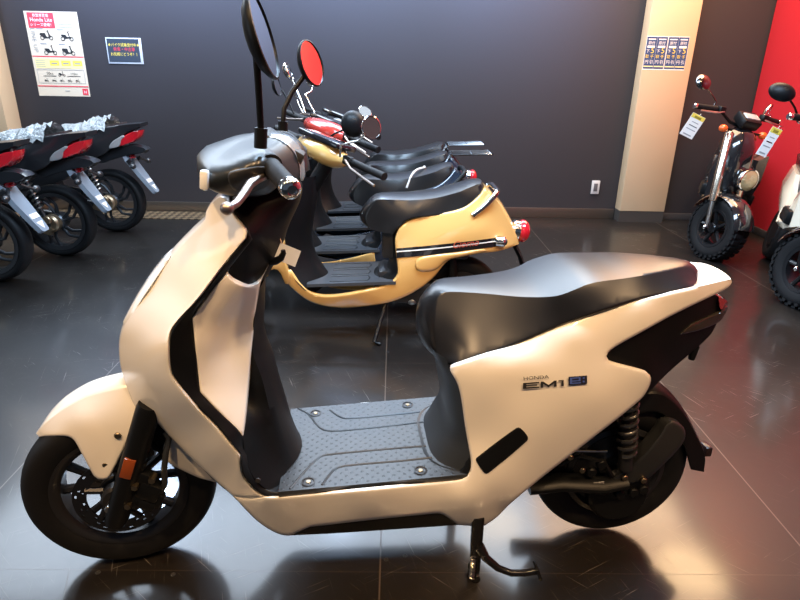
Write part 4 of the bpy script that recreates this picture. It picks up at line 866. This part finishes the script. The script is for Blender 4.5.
retro((-.31, 3.30, 0), NAVYP, 'dark retro scooter with red handlebar cover, second in the middle row behind the yellow one', False, 'loop', True, [
    dict(stem=[(330, 137, -.12), (334, 134, -.14), (343, 130, -.17), (348, 128, -.19)], c=(353.5, 124, -.2), maj=(3, 20), s=.93, r=.066, back=True, m=BLACKP, d=.04),
    dict(stem=[(294, 114, .1), (289, 102, .12), (282, 90, .16)], c=(277, 86, .18), maj=(5, 20), s=.3, r=.055, m=BLACKP)], REDP, CREAM, (.05, 0, .045))
retro((-.30, 3.80, 0), NAVYP, 'dark retro scooter with chrome rear rack, third in the middle row', False, 'rack', False, [
    dict(stem=[(350, 128, -.1), (356, 122, -.13), (361, 116, -.15)], c=(365, 112, -.16), maj=(12, 8), s=.7, r=.042, g=DARKREFL),
    dict(stem=[(314.5, 113, .1), (309, 102, .11), (305, 94.5, .13), (311, 91.5, .16), (312, 88, .18)], c=(310, 80, .19), maj=(3, 12), s=.25, r=.045)])
retro((-.28, 4.30, 0), GLOSSB, 'farthest retro scooter of the middle row with a rear rack, close to the back wall', False, 'rack', False, [
    dict(stem=[(303, 113, .1), (299, 106, .12), (297, 100, .14)], c=(296, 92, .16), maj=(3, 12), s=.25, r=.045)])
# ================================================================== LEFT: THREE MOTORCYCLES SEEN FROM THE TAIL
B3 = Frame((-2.19, 4.62, 0)); T = B3.S
FILM = mat('clear_plastic_film', (.42, .46, .48), .14, trans=.4, bump=(35, .9, .02)); SILVP = mat('silver_plate_holder', (.22, .26, .31), .4, .2)
GUNM = mat('bronze_engine_metal', (.34, .25, .16), .35, .8); CARB = mat('satin_black_body', (.016, .017, .02), .3, coat=.3)
PLUM = mat('dark_maroon_plastic', (.05, .035, .035), .4)
def bike():
    t = thing('motorcycle', 'x', 'motorcycle', (-2.19, 4.62, 0), 0, group='black motorcycles parked tails out on the left')
    wc = Vector((0, 0, .245)); 
    tyre(MB(), wc, .245, .11, .19, None, False, 56).build('rear_tire', RUB, t)
    rm = MB().lathe([(.17, -.045), (.19, -.05), (.196, -.05), (.196, -.04), (.182, -.03), (.178, 0), (.182, .03), (.196, .05), (.19, .05), (.17, .045), (.166, 0)], (0, 0, 0), (0, 1, 0), 56, close=True)
    for k in range(5):
        q = 2*pi*k/5+.3
        for d in (-.13, .13):
            rm.tube([(.05*cos(q+d), -.015, .05*sin(q+d)), (.115*cos(q+d*1.6+.15), -.022, .115*sin(q+d*1.6+.15)), (.176*cos(q+d*1.2+.42), -.015, .176*sin(q+d*1.2+.42))], [.014, .010, .011], 8)
    rm.cyl((0, -.05, 0), (0, .05, 0), .055, 28, .01); rm.xform(Matrix.Translation(wc)).build('rear_rim', mat('dark_grey_alloy', (.06, .062, .068), .3, .7), t)
    hb = MB().cyl(wc+Vector((-.01, -.11, .0)), wc+Vector((-.01, -.045, 0)), .06, 24, .012).cyl(wc+Vector((-.015, -.13, .03)), wc+Vector((-.015, -.1, .03)), .03, 16, .006).box(wc+Vector((-.06, -.09, -.03)), (.12, .05, .07), Matrix.Rotation(.3, 3, 'Y'), .012)
    for k in range(4):
        q = k*1.57+.4; hb.cyl(wc+Vector((.04*cos(q)-.01, -.12, .04*sin(q))), wc+Vector((.04*cos(q)-.01, -.1, .04*sin(q))), .009, 8)
    hb.build('rear_hub', GUNM, t)
    MB().tube([wc+Vector((0, -.1, 0)), wc+Vector((-.25, -.11, .03)), wc+Vector((-.5, -.1, .08))], [.03, .026, .03], 12, sx=.6).build('swingarm', CARB, t)
    MB().tube([wc+Vector((0, .1, 0)), wc+Vector((-.5, .1, .08))], .028, 12).build('swingarm', CARB, t)
    s0, s1 = wc+Vector((-.02, -.115, .03)), wc+Vector((-.12, -.115, .36)); ax = s1-s0; e1 = Vector((0, 1, 0)); e2 = ax.normalized().cross(e1)
    MB().tube([s0+ax*(.2+.7*k/120)+(e1*cos(2*pi*8*k/120)+e2*sin(2*pi*8*k/120))*.022 for k in range(121)], .006, 6).build('shock_spring', STEEL, t)
    MB().tube([s0, s1], .014, 10).build('shock_damper', CARB, t)
    # tail body (traced on the near side)
    tail = [(60, 138), (75, 133), (95, 128.5), (114, 126, 1, 0, .006), (128, 124.5, 0, 0, .006), (140, 123.5, 1, .004, .003), (139.5, 127, 1, .006, 0), (126, 133, 0, .006, 0), (113, 146), (104, 154), (92, 158), (75, 157), (60, 158)]
    panel(B3, tail, [(60, 138, .15), (95, 128, .13), (114, 126, .11), (140, 124, .08), (126, 133, .09), (110, 148, .12), (75, 157, .14), (90, 142, .16), (60, 158, .14)], lip=.02, rm=.005, rpx=2, step=3, grid=5).build('tail_cowl', CARB, t, 45)
    panel(B3, [(119, 146, 1), (121, 139.5), (125, 135.5), (132, 132), (139, 130.5, 1, .008, 0), (137, 137, 0, .01, 0), (132, 142, 1, .008, 0), (121, 146)], [(119, 146, .112), (123, 136, .106), (138, 131, .06), (132, 142, .075), (121, 146, .11)], lip=.02, rm=.003, rpx=1.2, step=2, grid=4).build('tail_light', REDL, t, 50)
    panel_pair(B3, [(109, 148), (112, 142), (118, 138), (124, 135.8), (121, 140), (119, 146), (113, 148)], [(110, 147, .13), (120, 139, .116), (115, 147, .126)], 'signal_lens', mat('silver_clear_lens', (.28, .27, .27), .15, coat=1), t, lip=.015, rm=.002, rpx=1, step=2, grid=3)
    panel(B3, [(96, 157, 1), (112, 149), (128, 146, 0, 0, .01), (140, 147, 0, .004, .008), (146, 150, 0, .01, 0), (143, 153, 0, .006, -.004), (130, 155), (112, 160), (100, 163)], [(96, 157, .08), (128, 146, .06), (146, 150, .05), (112, 160, .07)], lip=.01, rm=.004, rpx=1.5, step=3, grid=5).build('rear_mudguard', CARB, t, 50)
    # sloping plate holder with reflector and stickers
    q0, q1 = T(127.5, 154, 0), T(157.5, 192, 0); ax = (q1-q0).normalized(); L_ = (q1-q0).length; nn = Vector((ax.z, 0, -ax.x))
    if nn.x < 0: nn = -nn
    RMx = Matrix((Vector((0, 1, 0)), ax, nn)).transposed(); mid = (q0+q1)/2
    ph = MB(); rg = []
    for k, hw_ in ((0, .06), (.12, .075), (.5, .065), (.85, .05), (.97, .042), (1, .03)):
        p = q0+ax*L_*k; rg.append([p+Vector((0, s_*hw_, 0))+nn*dz for s_, dz in ((-1, -.02), (-.85, .006), (.85, .006), (1, -.02))])
    ph.loft(rg).build('plate_holder', SILVP, t, 30)
    MB().box(q0+ax*.035+nn*.022-Vector((0, 0, 0)), (.06, .035, .03), RMx, .006).build('rear_reflector', REDL, t)
    MB().box(q0+ax*(L_*.70)+nn*.0075, (.075, .03, .002), RMx).build('sticker', PAPER, t, 0)
    p = q0+ax*(L_*.88)+nn*.008
    MB().add([p-Vector((0, .03, 0))-ax*.022, p+Vector((0, .03, 0))-ax*.022, p+ax*.025], [(0, 1, 2)]).build('warning_sticker', PAPER, t, 0)
    for y in (-.085, .085):
        MB().box(q0+ax*.06+Vector((.0, y, .0))+nn*.01, (.012, .03, .04), RMx, .003).build('turn_signal_mount', CARB, t)
    for sd in (-1, 1):
        p = T(141, 162, 0)+Vector((0, sd*.13, -.01)); MB().tube([T(136, 158, 0)+Vector((0, sd*.06, 0)), p], .01, 8).ball(p+Vector((0, sd*.02, 0)), (.02, .032, .022), 12).build('turn_signal', CARB, t)
    # seat, grab rail, front
    MB().loft([[Vector((x, y*hw_, z+dz*(1-abs(y)**2))) for y in np.linspace(-1, 1, 11)]+[Vector((x, y*hw_*.9, z-.06)) for y in np.linspace(1, -1, 5)] for x, z, hw_, dz in ((-.75, .70, .09, .02), (-.6, .69, .12, .03), (-.35, .72, .13, .035), (-.1, .76, .125, .03), (.0, .785, .10, .02), (.04, .79, .07, .01))]).build('seat', SEATM, t, 45)
    gr = MB().loft([[Vector((x, y*hw_, z)) for y in (-1, -.6, .6, 1)]+[Vector((x, y*hw_, z-.018)) for y in (1, .6, -.6, -1)] for x, z, hw_ in ((-.06, .79, .12), (.05, .815, .11), (.14, .835, .07), (.17, .84, .05))]); gr.build('grab_rail', PLUM, t, 30)
    MB().loft([[Vector((x, y*.17*sw, z)) for y, z in ((-.8, z0), (-1, (z0+z1)/2), (-.6, z1), (.6, z1), (1, (z0+z1)/2), (.8, z0))] for x, z0, z1, sw in ((-1.25, .35, .75, .5), (-1.1, .3, .85, 1), (-.8, .3, .72, 1), (-.5, .35, .68, .95), (-.3, .42, .66, .9), (-.15, .52, .70, .7))]).build('body', CARB, t, 50)
    MB().box((-.62, 0, .33), (.4, .26, .26), Matrix.Rotation(-.2, 3, 'Y'), .04).build('engine', mat('grey_engine_metal', (.12, .12, .13), .4, .6), t)
    MB().tube([(-.95, 0, .98), (-1.15, 0, .6), (-1.3, 0, .26)], [.03, .04, .03], 12).build('fork', CARB, t)
    tyre(MB(), (-1.3, 0, .26), .26, .09, .2, None, False, 48).build('front_tire', RUB, t)
    MB().tube([(-.95, -.34, 1.0), (-.98, -.12, 1.02), (-.98, .12, 1.02), (-.95, .34, 1.0)], .013, 10).build('handlebar', CARB, t)
    MB().tube([(-.45, -.12, .2), (-.42, -.22, .015), (-.40, -.24, .008)], .012, 8).build('side_stand', CARB, t)
    # wrinkled clear film left on the seat
    fg = []; rnd = random.Random(5)
    for i in range(28):
        x = -.72+.80*i/27; row = []
        for j in range(15):
            y = -1+2*j/14; zt_ = .735+.11*((x+.72)/.8)**1.6
            row.append(Vector((x+rnd.uniform(-.008, .008), y*.155, zt_+.014+rnd.uniform(0, .03)*(1-abs(y)*.3)-.085*abs(y)**3+(rnd.uniform(0, .02) if i > 20 else 0))))
        fg.append(row)
    f = MB().loft(fg, False, False).build('protective_film', FILM, t, 25)
    return t
b3 = bike()
def dup(root, loc, yaw, label):
    r = root.copy(); COL.objects.link(r); r.location = loc; r.rotation_euler = (0, 0, yaw); r['label'] = label
    for ch in list(root.children):
        c = ch.copy(); COL.objects.link(c); c.parent = r
        for g in ch.children: d = g.copy(); COL.objects.link(d); d.parent = c
    return r
b3['label'] = 'black motorcycle on the left standing farthest back, whole rear wheel in view'
dup(b3, (-2.27, 3.96, 0), 0, 'black motorcycle in the middle of the three parked on the left')
dup(b3, (-2.40, 3.42, 0), 0, 'nearest of the three black motorcycles on the left, cut by the photo edge')
# ================================================================== RIGHT: TWO FAT-TYRED SCOOTERS FACING THE CAMERA
def fat(loc, label, body_m, fork_m, silver, yaw=66, lean=11, steer=38):
    t = thing('fat_tire_scooter', label, 'scooter', loc, 0, group='fat tyred scooters parked by the red wall', rot=(radians(lean), 0, radians(yaw)))
    A = Matrix.Rotation(radians(steer), 3, 'Z')
    s = lambda x, y, z: A @ Vector((x, y, z))
    wc = Vector((0, 0, .225))
    tb_ = MB(); tyre(tb_, (0, 0, 0), .225, .125, .135, None, False, 56)
    for i in range(30):
        for sd in (-1, 1):
            q = 2*pi*(i+.5*(sd > 0))/30
            tb_.box((.222*cos(q), sd*.03, .222*sin(q)), (.012, .045, .026), Matrix.Rotation(-q, 3, 'Y'))
            tb_.box((.205*cos(q+.1), sd*.058, .205*sin(q+.1)), (.016, .014, .022), Matrix.Rotation(-q-.1, 3, 'Y'))
    tb_.xform(Matrix.Translation(wc) @ A.to_4x4()).build('front_tire', RUB, t)
    rm = MB().lathe([(.118, -.052), (.138, -.056), (.142, -.05), (.128, -.03), (.128, .03), (.142, .05), (.138, .056), (.118, .052), (.112, 0)], (0, 0, 0), (0, 1, 0), 44, close=True)
    for k in range(5):
        q = 2*pi*k/5; rm.tube([(.03*cos(q), .02, .03*sin(q)), (.122*cos(q), .035, .122*sin(q))], .014, 8)
    rm.cyl((0, -.06, 0), (0, .06, 0), .035, 24, .006); rm.xform(Matrix.Translation(wc) @ A.to_4x4()).build('front_rim', mat('gloss_black_alloy', (.02, .02, .022), .2, .4), t)
    for sd in (-1, 1):
        MB().tube([s(0, sd*.10, .225), s(.045, sd*.10, .42)], [.016, .018], 14).build('fork_leg', STEEL if silver else BLACKP, t)
        MB().tube([s(.043, sd*.10, .41), s(.15, sd*.10, .86), s(.153, sd*.10, .87)], [.03, .03, .022], 16).build('fork_cover', fork_m, t)
        MB().box(s(.055, sd*.085, .46), (.05, .05, .045), A, .01).build('fork_clamp', fork_m, t)
        MB().ball(s(0, sd*.118, .225), (.016, .014, .016), 10).build('axle_nut', CHROME, t)
    rr_ = []
    for k in range(14):
        q = radians(20+k*11); rr_.append([wc+s(cos(q)*(.262-.05*(1-cos(a))), .09*sin(a), sin(q)*(.262-.05*(1-cos(a)))) for a in np.linspace(-1.3, 1.3, 9)])
    MB().loft(rr_, False, False).build('front_mudguard', GLOSSB, t, 50)
    # front cowl between the forks
    MB().loft([[s(x+dx*.5, y*hw_, z) for y, dx in ((-1, .16), (-.8, .02), (-.35, -.03), (.35, -.03), (.8, .02), (1, .16), (.5, .2), (-.5, .2))] for z, x, hw_ in ((.47, .05, .07), (.52, .02, .098), (.66, .02, .108), (.80, .05, .105), (.88, .09, .09), (.905, .11, .05))]).build('front_cowl', GLOSSB if silver else body_m, t, 50)
    hl = s(-.04, -.03, .60); fw = s(-1, 0, .05).normalized()
    MB().lathe([(1e-5, -.07), (.05, -.065), (.074, -.03), (.08, 0), (.078, .012), (.07, .014)], hl, fw, 32).build('headlight_shell', CHROME, t)
    MB().lathe([(.072, .010), (.055, .024), (.03, .03), (1e-5, .032)], hl, fw, 32).build('headlight_lens', mat('faceted_lens', (.5, .42, .24), .12, .4, coat=1, bump=(70, .9, .01)), t)
    MB().lathe([(1e-5, .0), (.03, .0), (.034, .004), (.034, .03), (1e-5, .034)], s(.06, 0, .50), fw, 16).build('horn', CHROME, t)
    # bars
    up_ = lambda y: .985-.0*abs(y)
    bar = [s(.25, -.36, .985), s(.22, -.2, .995), s(.19, -.10, .93), s(.18, 0, .91), s(.19, .10, .93), s(.22, .2, .995), s(.25, .36, .985)]
    MB().tube(bar, .0115, 10).build('handlebar', BLACKP, t)
    MB().box(s(.15, 0, .96), (.12, .15, .075), A @ Matrix.Rotation(-.5, 3, 'Y'), .015).build('meter', BLACKP, t)
    MB().box(s(.132, 0, .985), (.06, .12, .03), A @ Matrix.Rotation(-.5, 3, 'Y'), .008).build('meter_lens', mat('meter_grey', (.35, .37, .38), .15), t)
    for sd in (-1, 1):
        MB().tube([s(.225, sd*.22, .995), s(.25, sd*.36, .985)], .018, 14).build('handlebar_grip', RUB, t)
        MB().cyl(s(.25, sd*.36, .985), s(.254, sd*.385, .983), .018, 14, .004).build('bar_end', CHROME, t)
        MB().box(s(.215, sd*.19, .995), (.05, .05, .045), A, .01).build('switch_box', BLACKP, t)
        MB().tube([s(.19, sd*.18, .985), s(.17, sd*.24, .975), s(.2, sd*.36, .965)], .006, 8).build('brake_lever', STEEL, t)
        MB().tube([s(.16, sd*.10, .885), s(.15, sd*.155, .885)], .008, 8).build('signal_stem', BLACKP, t)
        MB().ball(s(.145, sd*.175, .885), (.026, .03, .026), 14).build('turn_signal', mat('amber_signal', (.75, .12, .02), .15, coat=.6), t)
    # body, seat and rear wheel behind
    MB().loft([[Vector((x, y*hw_, z)) for y, z in ((-.85, z0), (-1, z0*.5+z1*.5), (-.9, z1), (.9, z1), (1, z0*.5+z1*.5), (.85, z0))] for x, z0, z1, hw_ in ((.20, .42, .72, .10), (.26, .38, .76, .17), (.33, .36, .70, .175), (.38, .34, .42, .17), (.58, .32, .36, .16), (.66, .32, .52, .15), (.74, .38, .64, .16), (1.0, .44, .66, .15), (1.16, .50, .67, .10))]).build('body', body_m, t, 40)
    MB().loft([[Vector((x, y*hw_, z)) for y, z in ((-.8, z0), (-1, z1*.8+z0*.2), (-.7, z1), (.7, z1), (1, z1*.8+z0*.2), (.8, z0))] for x, z0, z1, hw_ in ((.62, .53, .66, .10), (.66, .54, .72, .13), (.9, .64, .74, .135), (1.1, .65, .76, .12), (1.17, .67, .74, .08))]).build('seat', SEATM, t, 45)
    MB().box((.37, .0, .43), (.2, .37, .09), None, .02).build('side_step', BLACKP, t)
    tyre(MB(), (1.02, 0, .21), .21, .12, .13, None, False, 48).build('rear_tire', RUB, t)
    MB().cyl((1.02, -.06, .21), (1.02, .06, .21), .13, 30, .02).build('rear_rim', RIMM, t)
    MB().box((.78, -.08, .24), (.46, .12, .13), None, .03).build('engine', RIMM, t)
    MB().tube([(.62, -.12, .28), (.60, -.21, .06), (.62, -.22, .05)], .012, 8).build('side_stand', RIMM, t)
    return t, s
def wmir(t, loc, yaw, lean, base, stem, c, maj, sfrac, r, back, m=CHROME, d=.02, asp=1.0):
    """mirror placed from photo points at real depth, expressed in the leaning scooter's own frame"""
    Mi = (Matrix.Translation(Vector(loc)) @ Matrix.Rotation(radians(yaw), 4, 'Z') @ Matrix.Rotation(radians(lean), 4, 'X')).inverted()
    W_ = lambda p: Mi @ RF.S(*p)
    n_, u_ = view_normal(RF, c[0], c[1], maj, sfrac)
    if back: n_ = -n_
    R3 = Mi.to_3x3()
    disc_mirror(t, None, [W_(p) for p in stem], W_(c), R3 @ n_, r, d, (m, MIRR), .0055, upv=R3 @ u_, asp=asp)
l1 = (2.30, 4.14, 0); t1, s1 = fat(l1, 'black scooter with round headlight and silver fork covers beside the pillar', GLOSSB, mat('gold_silver_fork', (.62, .54, .44), .25, 1), True)
wmir(t1, l1, 66, 11, None, [(712, 110, 4.28), (716, 102, 4.28), (714, 98, 4.26), (705, 84, 4.22)], (703.5, 82, 4.2), (10, 16), .75, .055, True, DCHR)
wmir(t1, l1, 66, 11, None, [(752, 126, 4.45), (757, 121, 4.42), (765, 118, 4.4), (771, 116.5, 4.38), (770, 114, 4.37)], (768, 110.5, 4.35), (11, -16), .2, .05, False)
l2 = (2.36, 3.20, 0); t2, s2 = fat(l2, 'cream scooter with black fork covers cut by the right photo edge', mat('cream_white_paint', (.70, .64, .52), .25, coat=1), BLACKP, False)
wmir(t2, l2, 66, 11, None, [(797.5, 122, 3.35), (797.5, 116, 3.33), (795, 108, 3.3), (790, 100, 3.28)], (782, 92, 3.25), (20, 8), .93, .066, True, BLACKP, .03, .72)
# price tags hanging from their bars
YT = mat('tag_yellow', (.80, .60, .08), .6)
def ptag(cpx, cpy, Y, w_, h_, ang, label, hang):
    c = RF.S(cpx, cpy, Y); t = thing('price_tag', label, 'tag', c, 0, group='price tags on the right hand scooters', rot=(0, radians(ang), radians(-12)))
    MB().box((0, 0, 0), (w_, .0015, h_), bev=.0004).build('card', PAPER, t, 0)
    MB().box((0, -.0012, h_*.40), (w_*.98, .0006, h_*.18)).build('header', YT, t, 0)
    MB().box((0, -.0018, h_*.38), (w_*.5, .0006, h_*.09)).build('logo', mat('olive_ink', (.30, .22, .02), .6), t, 0)
    for k, ww in enumerate((.5, .62, .7)):
        MB().box((w_*.03, -.0012, h_*(.16-.16*k)), (w_*ww, .0006, h_*.035)).build('print_line', INK if k == 1 else GREY, t, 0)
    MB().box((0, -.0012, -h_*.40), (w_*.6, .0006, h_*.05)).build('print_line', GREY, t, 0)
    MB().tube([(0, 0, h_*.48), (.004, 0, h_*.58)], .0015, 6).build('string', PAPER, t)
ptag(692.5, 126, 4.02, .09, .15, 24, 'white and yellow price tag on the black scooter by the pillar', None)
ptag(769, 142, 3.25, .055, .155, 20, 'white price tag hanging from the cream scooter at the right edge', None)
